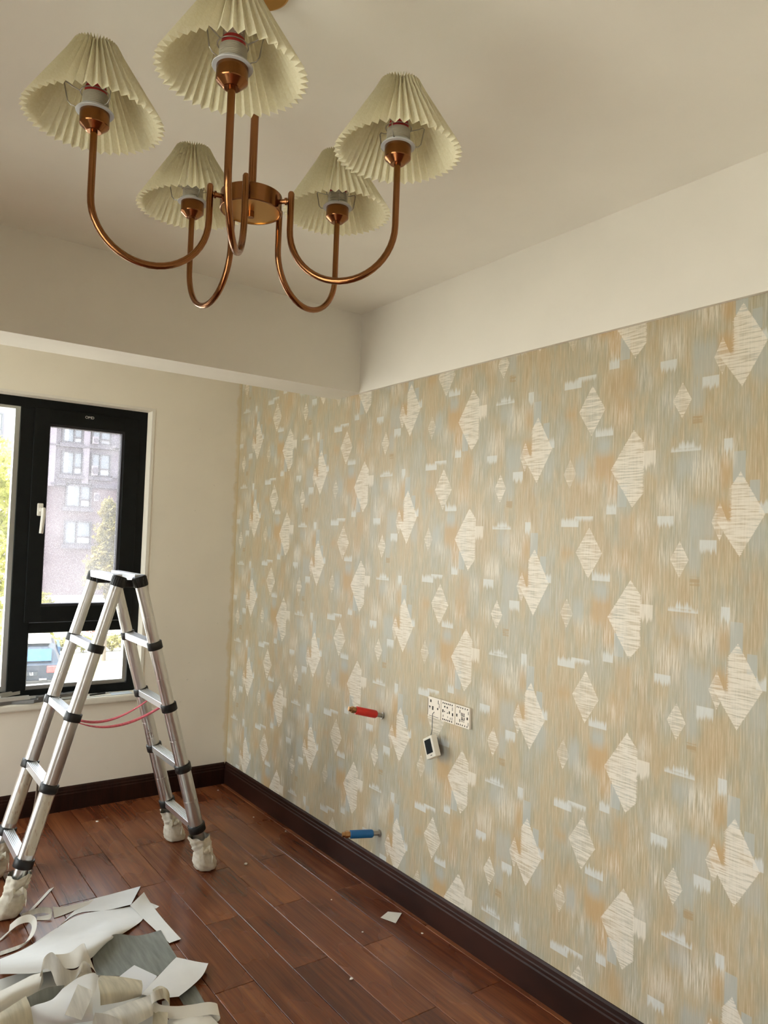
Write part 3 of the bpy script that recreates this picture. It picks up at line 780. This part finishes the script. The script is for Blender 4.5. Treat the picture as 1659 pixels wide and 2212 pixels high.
for px in ((-80, 968, 24, 971), (38, 962, 262, 965), (110, 1047, 262, 1052), (240, 1030, 262, 1034), (-80, 1048, 30, 1052)): hpart('string_course', m_ledge, px, 0, .3)
a, c = hbox(240, 950, 268, 966, .05, 1.3)
b = MB()
for q in range(9): xq = a[0]+(c[0]-a[0])*q/8; b.box((xq-.03, a[1], a[2]), (xq+.03, a[1]+.06, c[2]))
b.box((a[0], a[1], c[2]-.08), (c[0], a[1]+.06, c[2])).box((a[0], a[1], a[2]-.2), (c[0], 0, a[2])); b.build('balcony', m_ledge, hb)
# trees and shrubs
def foliage(ctr, rx, ry, rz, n, size, seed, shell=.55):
    rn = random.Random(seed); V, F = [], []
    for i in range(n):
        while True:
            p = Vector((rn.uniform(-1, 1), rn.uniform(-1, 1), rn.uniform(-1, 1)))
            if p.length <= 1: break
        if rn.random() < shell: p = p.normalized()*rn.uniform(.7, 1.02)
        lump = .75+.5*mnoise.noise(p*2.3+Vector((seed, 0, 0)))
        p = p*lump
        c = ctr+Vector((p.x*rx, p.y*ry, p.z*rz)); s_ = size*rn.uniform(.6, 1.4)
        a = Vector((rn.gauss(0, 1), rn.gauss(0, 1), rn.gauss(0, 1))).normalized(); b_ = a.orthogonal().normalized()
        b_ = (Matrix.Rotation(rn.uniform(0, 6.28), 3, a) @ b_); k = len(V); q = a.cross(b_)
        V += [c-b_*s_, c+q*s_*.45, c+b_*s_, c-q*s_*.45]; F.append((k, k+1, k+2, k+3))
    return V, F
def tree(name, label, cat, px, py_base, y, clusters, trunk_h, mat, n, size, seed, tr=.16, group=None):
    g = on_y(px, 1200, y); t = tag(empty(name, (g.x, y, ZG)), label, cat, group)
    mb = MB()
    for (cx_, cy_, cz_, rx, ry, rz, k) in clusters:
        V, F = foliage(Vector((cx_, cy_, cz_)), rx, ry, rz, int(n*k), size, seed+len(mb.v) % 97); mb.add(V, F)
    tb = MB(); tb.tube([(0, 0, 0), (.05, .03, trunk_h*.5), (-.04, 0, trunk_h)], [tr, tr*.8, tr*.45], 9)
    for (cx_, cy_, cz_, rx, ry, rz, k) in clusters: tb.tube([(0, 0, trunk_h*.75), (cx_*.5, cy_*.5, (trunk_h*.75+cz_)/2+.2), (cx_, cy_, cz_)], [tr*.5, tr*.3, tr*.12], 6)
    tb.build('trunk', m_bark, t); mb.build('foliage', mat, t)['kind'] = 'stuff'
    return t
tree('leafy_tree', 'tall yellow green leafy tree close outside the large fixed pane', 'tree', -45, 0, 14., [(0, 0, 6.2, .9, 1.1, 1.3, .5), (.1, 0, 4.6, 1.0, 1.1, 1.2, .6), (.0, .2, 3.0, .95, 1., 1.1, .5), (-.8, 0, 5.2, 1., 1, 1.4, .4)], 5.0, m_leaf, 4200, .085, 3)
tree('leafy_tree', 'slender olive tree in front of the block seen through the sash', 'tree', 234, 0, 26., [(0, 0, 5.0, .62, .7, 1.25, .6), (-.25, 0, 3.7, .8, .8, 1.1, .6), (.35, 0, 2.9, .6, .7, 1.0, .4), (-.1, 0, 6.0, .35, .4, .6, .2)], 4.6, m_leaf2, 3400, .085, 11, .10)
tree('garden_shrub', 'yellow green shrub at the left foot of the sash view', 'shrub', 100, 0, 30., [(0, 0, 1.3, .9, .9, 1.3, 1.)], 1.4, m_leaf, 2200, .10, 23, .06)
tree('garden_shrub', 'thin pinkish bare shrub beside the ladder top outside', 'shrub', 222, 0, 30., [(0, 0, 1.1, .75, .6, .95, .7)], 1.5, m_leaf3, 900, .09, 31, .04)
hg = on_y(190, 1200, 28.5)
hd = tag(empty('hedge', (hg.x, 28.5, ZG)), 'low olive hedge along the lawn behind the parked car', 'hedge')
hm = MB(); ht = MB()
for i in range(9):
    xo = -2.4+i*.6; V, F = foliage(Vector((xo, 0, .42)), .45, .4, .42, 700, .07, 40+i); hm.add(V, F); ht.tube([(xo, 0, 0), (xo+.03, 0, .4)], [.03, .015], 6)
ht.build('stems', m_bark, hd)['kind'] = 'stuff'; hm.build('foliage', m_leaf2, hd)['kind'] = 'stuff'
g = on_z(190, 1405, ZG); g2 = on_z(190, 1380, ZG)
struct(MB().box((on_z(150, 1450, ZG).x, 14.0, ZG), (16, 27.5, ZG+.03)).build('ground_lawn', m_lawn))
tag(MB().bevbox((-20, 33.0, ZG), (20, 33.35, ZG+.75), .05).build('garden_wall', m_kerb), 'low pale garden wall in front of the apartment block', 'wall')
# cars
m_paint = Mat('dark_blue_car_paint', (.006, .010, .018), .3, .0, .35).m
m_paint2 = Mat('black_car_paint', (.012, .016, .022), .2, .3).m
m_cglass = Mat('car_glass', (.02, .045, .09), .14, spec=.18).m
m_tail = Mat('tail_lamp_red', (.55, .03, .03), .25).m
m_chrome = metal('chrome_trim', (.7, .7, .7), .2)
m_roofglare = simple('roof_glare', (.55, .56, .58), .25)  # white glare on the car roofs, put into the colour
m_tyre = simple('tyre', (.02, .02, .02), .8)
def car(name, label, loc, rz, paint, plate_txt):
    t = tag(empty(name, loc, rz), label, 'car')
    # cross-sections along the length (y forward), half width at several heights
    secs = [(0.00, .80, .42, .98, .98, .60), (.12, .88, .36, 1.02, 1.06, .70), (.45, .91, .32, 1.05, 1.50, .66), (.80, .92, .32, 1.05, 1.64, .66), (1.9, .92, .30, 1.02, 1.66, .66),
            (2.7, .92, .30, 1.0, 1.55, .62), (3.35, .91, .30, .98, 1.02, .72), (4.3, .86, .34, .84, .86, .70), (4.55, .74, .42, .70, .72, .60)]
    V, F = [], []
    for (y, hw, zb_, zs2, zt_, rw) in secs:
        ring = [(hw*.85, zb_), (hw, zb_+.18), (hw, (zb_+zs2)/2+.1), (hw*.985, zs2), (rw+.04, zt_-.10 if zt_-zs2 > .15 else zt_-.01), (rw*.75, zt_)]
        V += [(x, y, z) for x, z in ring]+[(-x, y, z) for x, z in reversed(ring)]
    n = 12
    for i in range(len(secs)-1):
        for k in range(n): F.append((i*n+k, i*n+(k+1) % n, (i+1)*n+(k+1) % n, (i+1)*n+k))
    F += [tuple(range(n)), tuple(range(len(V)-1, len(V)-n-1, -1))]
    bo = MB().add(V, F, 0, False).build('body', paint, t)
    bv = bo.modifiers.new('bev', 'BEVEL'); bv.width = .03; bv.segments = 2
    MB().bevbox((-.60, .48, 1.60), (.60, 2.45, 1.675), .03).build('roof_glare_panel', m_roofglare, t)  # pale panel painted as the glare on the roof
    Mw = Matrix.Translation((0, .235, 1.28)) @ Matrix.Rotation(-.62, 4, 'X')
    MB().bevbox((-.62, -.02, -.21), (.62, .0, .21), .01, Mw).build('rear_window', m_cglass, t)
    for s_ in (-1, 1):
        MB().bevbox((s_*.50, -.035, .78), (s_*.885, .12, .985), .02).build('tail_lamp', m_tail, t)
        MB().bevbox((s_*.905, 2.55, 1.03), (s_*1.10, 2.68, 1.17), .04).build('wing_mirror', m_blackp, t)
        MB().bevbox((s_*.885, 1.0, 1.08), (s_*.80, 2.6, 1.42), .01).build('side_window', m_cglass, t)
        for yy in (.85, 3.55):
            MB().lathe([(0, -.12), (.22, -.12), (.33, -.10), (.34, 0), (.33, .10), (.22, .12), (0, .12)], 24, Matrix.Translation((s_*.80, yy, .34)) @ Matrix.Rotation(PI/2, 4, 'Y')).build('wheel', m_tyre, t)
    pl = MB().bevbox((-.25, -.05, .70), (.25, -.02, .83), .006).build('number_plate', m_paint2, t)
    text_mesh('plate_text', plate_txt, .11, m_print, pl, Matrix.Translation((.08, -.052, .765)) @ Matrix.Rotation(PI/2, 4, 'X'), .001)
    MB().bevbox((-.72, -.06, .42), (.72, .06, .56), .02).build('rear_bumper', m_blackp, t)
    MB().tube([(.30, -.07, .60), (.50, -.065, .60)], .03, 8).build('chrome_strip', m_chrome, t)
    return t
rp = on_z(62, 1446, ZG+.90); dr = Vector((rp.x-CAM.x, rp.y-CAM.y)); ang = math.atan2(dr.y, dr.x)-PI/2
car('parked_car', 'dark blue hatchback parked outside seen from the rear below the sash', (rp.x, rp.y, ZG), ang, m_paint, 'LS')
rp2 = on_z(-110, 1425, ZG+.90)
car('parked_car', 'black car parked beyond the fixed pane left of the blue hatchback', (rp2.x, rp2.y, ZG), ang+.1, m_paint2, '')

# ------------------------------------------------------------------ offcuts on the window sill
rn = random.Random(5); zsill = WZ0
m_off = simple('grey_offcut', (.20, .20, .195), .5)
m_offw = simple('pale_offcut', (.52, .50, .45), .6)
def sill_pt(px, py, z): return on_z(px, py, z)
stk = {}
for i, (px, py, L, rot, lift, mt, dsc) in enumerate([
        (12, 1526, .16, .25, 0, m_off, 'grey aluminium channel offcut lying under the others on the sill'), (28, 1519, .17, .05, .012, m_offw, 'pale channel offcut on top of the pile on the sill'),
        (45, 1521, .15, -.25, .0, m_off, 'short dark grey channel offcut in the sill pile'), (18, 1514, .12, .5, .022, m_offw, 'pale offcut tilted across the top of the sill pile'),
        (80, 1516, .10, .1, 0, m_off, 'small grey offcut beside the sill pile'), (95, 1507, .17, -.1, .0, m_offw, 'long pale strip offcut by the ladder leg on the sill'),
        (110, 1512, .15, .2, .010, m_off, 'grey strip offcut crossing the long pale one on the sill'), (150, 1502, .15, -.2, 0, m_offw, 'pale channel offcut between the two ladder legs on the sill'),
        (146, 1507, .12, .25, .010, m_off, 'grey channel offcut between the two ladder legs on the sill')]):
    p = sill_pt(px, py, zsill+.006)
    p.y = max(min(p.y, .060), -.002)
    t = tag(empty('metal_offcut', (p.x, p.y, zsill+lift*1.55), rot), dsc, 'offcut', 'metal offcuts on the window sill')
    hwid = .016
    MB().box((-L/2, -hwid, .0005), (L/2, hwid, .002)).box((-L/2, -hwid, .002), (L/2, -hwid+.0015, .0185)).box((-L/2, hwid-.0015, .002), (L/2, hwid, .0185)).build('channel', mt, t)
p0 = sill_pt(197, 1501, zsill+.005); p1 = sill_pt(240, 1495, zsill+.005)
for p in (p0, p1): p.y = max(min(p.y, .06), -.005)
pen = tag(empty('pen', (p0+p1)/2), 'black and silver pen lying on the window sill', 'pen')
c_ = (p0+p1)/2; dv_ = (p1-p0).normalized()*.07
MB().tube([-dv_, dv_*.35], .005, 12).build('barrel', m_blackp, pen)
MB().tube([dv_*.35, dv_*.8, dv_], [.0048, .004, .001], 12).build('tip', m_chrome, pen)
tag(MB().box((-.745, -.008, zsill+.0004), (-.625, .066, zsill+.0012)).build('paper_slip', simple('pale_blue_paper', (.66, .72, .78), .8, var=.02)), 'pale blue paper slip on the right end of the sill', 'paper')

# ------------------------------------------------------------------ heap of wallpaper offcuts
def sheet_mat(name, col, streak=None, rough=.75):
    M = Mat(name, col, rough, spec=.3); c = M.coord()
    n = M.noise(M.mapping(c, (60, 8, 8) if streak else (14, 14, 14)), 1, 3)
    k = .22 if streak else .03
    M.color(M.ramp(n, [(.3, tuple(x*(1-k) for x in col)), (.7, tuple(min(1, x*(1+k*.6)) for x in col))]))
    M.bump(M.noise(c, 300 if streak else 120, 2), .12, .001); return M.m
m_pw = sheet_mat('paper_back_white', (.86, .86, .85)); m_pc = sheet_mat('paper_back_cream', (.78, .74, .66))
m_pg = sheet_mat('paper_face_grey', (.27, .285, .265), True); m_pb = sheet_mat('paper_face_beige', (.55, .49, .36), True); m_pt = sheet_mat('paper_face_taupe', (.62, .58, .50), True)
m_film = Mat('plastic_film', (.82, .83, .86), .18, spec=.6).m
def cr(p0, p1, p2, p3, t):
    return .5*((2*p1)+(p2-p0)*t+(2*p0-5*p1+4*p2-p3)*t*t+(3*p1-p0-3*p2+p3)*t*t*t)
def resample(P, n):
    P = [Vector(p) for p in P]
    if len(P) == 2: return [P[0].lerp(P[1], i/n) for i in range(n+1)]
    out = []
    for i in range(n+1):
        t = i/n*(len(P)-1); k = min(int(t), len(P)-2); f = t-k
        out.append(cr(P[max(k-1, 0)], P[k], P[k+1], P[min(k+2, len(P)-1)], f))
    return out
def loft(name, rows, top, bot, label, nu=20, nv=14, wob=.0, group='wallpaper offcuts heaped on the floor', px=True, seed=0, cat='wallpaper offcut', lift=0.):
    R_ = []
    for r in rows:
        if px: r = [on_z(x, y, h+lift) for x, y, h in r]
        R_.append(resample(r, nu))
    cols = [resample([R_[j][i] for j in range(len(R_))], nv) for i in range(nu+1)]
    grid = [[cols[i][j] for i in range(nu+1)] for j in range(nv+1)]
    for j in range(nv+1):
        for i in range(nu+1):
            p = grid[j][i]
            if wob: p.z += wob*mnoise.noise(Vector((p.x*9+seed, p.y*9, 1.)))
            p.z = max(p.z, .0016+lift*.5)
    V = [p for r in grid for p in r]; n = nu+1
    nrm = []
    for j in range(nv+1):
        for i in range(nu+1):
            a = grid[j][min(i+1, nu)]-grid[j][max(i-1, 0)]; c = grid[min(j+1, nv)][i]-grid[max(j-1, 0)][i]
            q = a.cross(c); nrm.append(q.normalized() if q.length > 1e-9 else Vector((0, 0, 1)))
    sgn = 1 if sum(q.z for q in nrm) > 0 else -1
    th = .0006
    F = []; up = [(j*n+i, j*n+i+1, (j+1)*n+i+1, (j+1)*n+i) for j in range(nv) for i in range(nu)]
    if sgn < 0: up = [f[::-1] for f in up]
    mb = MB(); mb.add(V, up, 0, True)
    low = [p-nrm[i]*sgn*th for i, p in enumerate(V)]; mb.add(low, [f[::-1] for f in up], 1, True)
    rim = [i for i in range(n)]+[j*n+nu for j in range(1, nv+1)]+[nv*n+i for i in range(nu-1, -1, -1)]+[j*n for j in range(nv-1, 0, -1)]
    N_ = len(V); mb.add(V+low, [(rim[k], rim[(k+1) % len(rim)], N_+rim[(k+1) % len(rim)], N_+rim[k]) for k in range(len(rim))], 1)
    ctr = Vector((sum(p.x for p in V)/len(V), sum(p.y for p in V)/len(V), 0))
    mb.v = [tuple(Vector(p)-ctr) for p in mb.v]
    o = mb.build(name, [top, bot]); o.location = ctr
    return tag(o, label, cat, group)
def ribbon(name, pts, w, top, bot, label, n=40, px=True, seed=0):
    """pts: (px, py, h, wx, wy, wz) centre line in pixels + height and half-width direction in metres"""
    A, B = [], []
    for (x, y, h, dx, dy, dz) in pts:
        c = on_z(x, y, h); q = Vector((dx, dy, dz)).normalized()*w/2; A.append(c-q); B.append(c+q)
    return loft(name, [A, B], top, bot, label, n, 2, px=False, seed=seed)
S = 'wallpaper_offcut'
loft(S, [[(120, 2010, 0), (180, 1952, 0), (240, 1932, .0), (304, 1914, .004)], [(110, 2016, 0), (165, 1975, 0), (230, 1966, .002), (283, 1954, .012)]], m_pw, m_pg, 'long white strip of wallpaper ending near the plank joint, upper edge of the heap', lift=.001)
loft(S, [[(281, 1956, .012), (311, 1927, .030)], [(296, 1970, .004), (326, 1951, .004)], [(309, 1984, .001), (352, 1985, .001)], [(366, 2037, .001), (391, 2028, .003)]], m_pw, m_pc, 'white wallpaper strip with folded cream corner pointing to the ladder foot', 10, 20, lift=.004)
loft(S, [[(322, 1949, .001), (344, 1958, .001)], [(328, 1962, .001), (337, 1963, .001)]], m_pw, m_pg, 'tiny pointed white tab beside the folded cream corner', 6, 4)
loft(S, [[(0, 2072, .0), (60, 2046, 0), (120, 2006, 0), (172, 1977, 0), (230, 1966, 0), (282, 1957, .004)], [(0, 2076, .03), (60, 2060, .02), (130, 2032, .01), (190, 2005, .0), (250, 1988, 0), (309, 1984, .001)],
         [(0, 2085, .065), (60, 2080, .062), (125, 2066, .06), (185, 2046, .055), (232, 2026, .045), (262, 2018, .012)], [(0, 2104, .06), (60, 2103, .055), (110, 2098, .05), (160, 2084, .035), (200, 2067, .025), (236, 2023, .038)]], m_pw, m_pg, 'largest white wallpaper sheet rolling over along its lower edge', 36, 26, .004, lift=.002)
loft(S, [[(206, 2052, .030), (244, 2019, .036), (298, 2021, .006), (347, 2009, .004)], [(200, 2072, .012), (240, 2055, .008), (310, 2050, .003), (364, 2038, .003)], [(208, 2106, .004), (262, 2108, .002), (340, 2108, .002), (382, 2067, .002)]], m_pg, m_pw, 'grey green face of a wallpaper sheet arching out from under the white one', 24, 18, lift=.003)
loft(S, [[(290, 2085, .010), (340, 2108, .012)], [(255, 2112, .012), (306, 2150, .014)]], m_film, m_pw, 'translucent pale film square lying on the grey sheet', 10, 8, .003, lift=.004)
loft(S, [[(381, 2068, .012), (415, 2075, .014), (450, 2081, .016)], [(342, 2108, .020), (390, 2112, .022), (434, 2112, .014)], [(305, 2148, .030), (350, 2156, .034), (386, 2153, .030)]], m_pw, m_pg, 'clean white oblong sheet fanning out at the right side of the heap', 18, 16, .003, lift=.004)
loft(S, [[(384, 2148, .004), (421, 2128, .004)], [(396, 2170, .002), (446, 2172, .002)]], m_pg, m_pw, 'grey scrap peeping out below the clean white oblong sheet', 8, 8)
loft(S, [[(217, 2107, .062), (262, 2110, .060), (306, 2118, .055)], [(212, 2120, .078), (262, 2124, .074), (308, 2130, .068)], [(216, 2146, .075), (262, 2144, .07), (306, 2146, .062)], [(217, 2172, .05), (262, 2164, .045), (304, 2152, .04)]], m_pb, m_pc, 'gold beige wallpaper piece bowed up like a half roll', 18, 20, lift=.004)
loft(S, [[(218, 2190, .05), (270, 2170, .055), (324, 2149, .05)], [(236, 2200, .062), (290, 2186, .066), (332, 2170, .058)], [(262, 2222, .045), (300, 2210, .05), (331, 2192, .045)]], m_pt, m_pw, 'streaky taupe wallpaper piece under a glossy film beside the coil', 18, 14, .004, lift=.004)
loft(S, [[(331, 2184, .03), (363, 2187, .03)], [(330, 2202, .03), (362, 2204, .03)], [(328, 2240, .01), (360, 2240, .01)]], m_pb, m_pw, 'narrow beige strip hanging straight below the coiled ribbon', 6, 10, lift=.006)
loft(S, [[(365, 2196, .012), (420, 2186, .02), (455, 2194, .015)], [(362, 2240, .01), (420, 2236, .03), (500, 2240, .004)]], m_pc, m_pg, 'cream sheet with a rounded fold under the ribbon end', 14, 10, .004)
loft(S, [[(93, 2120, .02), (93, 2075, .10), (110, 2057, .128), (124, 2068, .125), (142, 2092, .10), (165, 2094, .09), (180, 2076, .10), (194, 2084, .095)], [(84, 2140, .02), (88, 2100, .07), (108, 2095, .085), (122, 2128, .065), (140, 2134, .06), (160, 2120, .07), (176, 2100, .085), (202, 2112, .05)]], m_pt, m_pc, 'wavy cream wallpaper with two upright folds in the middle of the heap', 40, 12, lift=.004)
loft(S, [[(118, 2062, .115), (150, 2058, .10), (178, 2038, .125), (186, 2048, .12), (200, 2084, .06)], [(135, 2092, .09), (160, 2092, .085), (180, 2084, .085), (198, 2090, .06), (209, 2105, .03)]], m_pc, m_pg, 'cream sheet rising to a rounded peak behind the upright folds', 28, 10, lift=.004)
loft(S, [[(0, 2140, .05), (45, 2118, .05), (92, 2094, .045)], [(0, 2160, .075), (45, 2136, .07), (88, 2120, .06)], [(0, 2192, .05), (40, 2165, .05), (82, 2142, .04)]], m_pc, m_pg, 'cream wallpaper bent into a long low tube beside the wavy folds', 18, 18, .004, lift=.004)
loft(S, [[(0, 2188, .07), (28, 2170, .075), (56, 2153, .07)], [(0, 2205, .075), (34, 2186, .08), (66, 2176, .07)], [(0, 2240, .05), (40, 2235, .05), (74, 2222, .04)]], m_pb, m_pc, 'gold toned wallpaper flap at the near end of the heap', 14, 12, .004, lift=.004)
loft(S, [[(55, 2156, .07), (100, 2134, .08), (140, 2128, .07)], [(64, 2175, .055), (100, 2165, .05), (128, 2152, .055)]], m_pg, m_pw, 'dull grey inside of a rolled scrap between cream tubes', 14, 8, lift=.004)
loft(S, [[(135, 2134, .085), (165, 2112, .10), (196, 2103, .10), (212, 2108, .09)], [(110, 2162, .07), (150, 2140, .085), (190, 2136, .09), (206, 2146, .08)], [(66, 2178, .06), (100, 2190, .06), (150, 2198, .06), (200, 2180, .06)], [(72, 2215, .03), (110, 2216, .03), (150, 2212, .03), (205, 2206, .03)]], m_pw, m_pg, 'bluish white sheet draped over the near middle of the heap', 28, 26, .008, lift=.004)
loft(S, [[(168, 2126, .105), (200, 2140, .105)], [(160, 2145, .098), (196, 2160, .098)], [(140, 2192, .07), (176, 2204, .068)]], m_pt, m_pw, 'small taupe patch lying on the bluish white drape', 8, 12, lift=.006)
loft(S, [[(205, 2188, .07), (235, 2192, .075), (262, 2205, .07)], [(195, 2230, .04), (240, 2230, .045), (280, 2235, .04)]], m_pt, m_pc, 'taupe wallpaper end beneath the streaky piece at the near edge', 10, 8, .006, lift=.006)
loft(S, [[(-40, 2130, .002), (60, 2100, .002), (200, 2100, .002), (330, 2150, .002)], [(-60, 2260, .002), (60, 2260, .002), (200, 2260, .002), (400, 2260, .002)]], m_pc, m_pg, 'broad cream sheet lying flat beneath the whole heap', 20, 14, .002)
# coils and ribbons
ribbon(S, [(352, 2146, .062, .2, .9, .3), (338, 2150, .075, .2, .9, .3), (328, 2158, .07, .2, .9, .3), (330, 2172, .05, .2, .9, .35), (350, 2184, .035, .2, .9, .5), (385, 2187, .03, .1, .9, .6), (420, 2183, .03, .1, .9, .6), (452, 2178, .032, .1, .9, .6), (472, 2182, .022, .1, .9, .6), (468, 2194, .01, .1, .9, .4), (452, 2200, .006, .1, .9, .2)],
       .040, m_pc, m_pt, 'cream coiled ribbon of wallpaper curling at the right of the heap', 60)
ribbon(S, [(330, 2150, .03, .3, .9, .2), (345, 2142, .06, .3, .9, .2), (362, 2150, .06, .3, .9, .2), (366, 2168, .03, .3, .9, .2), (350, 2176, .012, .3, .9, .2)], .05, m_pb, m_pc, 'small beige curl standing inside the coiled ribbon', 30)
ribbon(S, [(112, 1918, .002, .8, .35, 0), (90, 1942, .003, .8, .35, 0), (62, 1972, .006, .8, .35, 0), (45, 1990, .004, .8, .35, 0)], .026, m_pc, m_pg, 'narrow straight cream strip reaching up towards the near ladder foot', 16)
ribbon(S, [(-4, 2034, .004, .7, .5, 0), (26, 2006, .010, .7, .5, .1), (48, 1990, .016, .7, .5, .3), (60, 1982, .008, .7, .5, .3)], .036, m_pc, m_pw, 'cream ribbon lying along the near wrapped ladder foot', 20)
ribbon(S, [(20, 2006, .006, .2, .6, .6), (40, 1990, .030, .2, .6, .6), (62, 1984, .035, .2, .6, .6), (73, 1992, .028, .5, .4, .6), (72, 2010, .02, .7, .2, .5), (62, 2030, .01, .8, .3, .3), (45, 2044, .006, .5, .6, .1), (0, 2060, .003, .2, .8, 0)], .030, m_pc, m_pt, 'looped cream ribbon between the ladder foot and the largest sheet', 44)
ribbon(S, [(46, 1980, .006, .2, .7, .4), (78, 1968, .022, .2, .7, .5), (100, 1966, .026, .2, .7, .6), (112, 1972, .018, .2, .6, .7), (104, 1982, .006, .2, .7, .4), (80, 1984, .003, .2, .7, .1)], .024, m_pt, m_pc, 'thin grey cream ribbon bent into an open loop', 34)
loft(S, [[(114, 1958, .012), (140, 1958, .006), (205, 1942, .002)], [(117, 1983, .002), (140, 1975, .003), (196, 1952, .002)]], m_pc, m_pg, 'short pale scrap with a rough curled grey end', 14, 6)
# the loose scrap on the boards
loft('paper_scrap', [[(838, 1969, .002), (868, 1972, .004)], [(822, 1982, .003), (855, 1994, .002)]], m_pc, m_pw, 'single cream paper scrap lying alone on the boards near the papered wall', 6, 6, group=None, cat='paper scrap')
m_crumb = simple('plaster_crumb', (.80, .74, .66), .9)
for i, (px, py, s_, lab) in enumerate([(531, 1868, .010, 'pale plaster crumb on the boards past the ladder foot'), (953, 2008, .009, 'plaster crumb on the boards beyond the lone paper scrap'), (759, 2116, .007, 'white plaster crumb on a bare board in front of the heap'),
                                      (912, 2017, .005, 'tiny plaster speck scattered on the boards'), (716, 1944, .004, 'tiny plaster speck scattered on the boards'), (471, 1708, .006, 'tiny plaster speck scattered on the boards'), (548, 1766, .005, 'tiny plaster speck scattered on the boards'), (210, 1776, .008, 'plaster crumb on the boards between the ladder halves'), (783, 2014, .004, 'tiny plaster speck scattered on the boards'), (617, 1796, .004, 'tiny plaster speck scattered on the boards'), (924, 1964, .004, 'tiny plaster speck scattered on the boards')]):
    p = on_z(px, py, 0); bm = bmesh.new(); bmesh.ops.create_icosphere(bm, subdivisions=1, radius=s_)
    for v in bm.verts: v.co = v.co*(1+.5*mnoise.noise(v.co*200+Vector((i, 0, 0)))); v.co.z = v.co.z*.45
    mn = min(v.co.z for v in bm.verts)
    for v in bm.verts: v.co.z -= mn
    me = bpy.data.meshes.new('plaster_crumb'); bm.to_mesh(me); bm.free(); me.materials.append(m_crumb)
    o = link('plaster_crumb', me); o.location = (p.x, p.y, .0002); tag(o, lab, 'crumb', 'plaster crumbs on the floor')
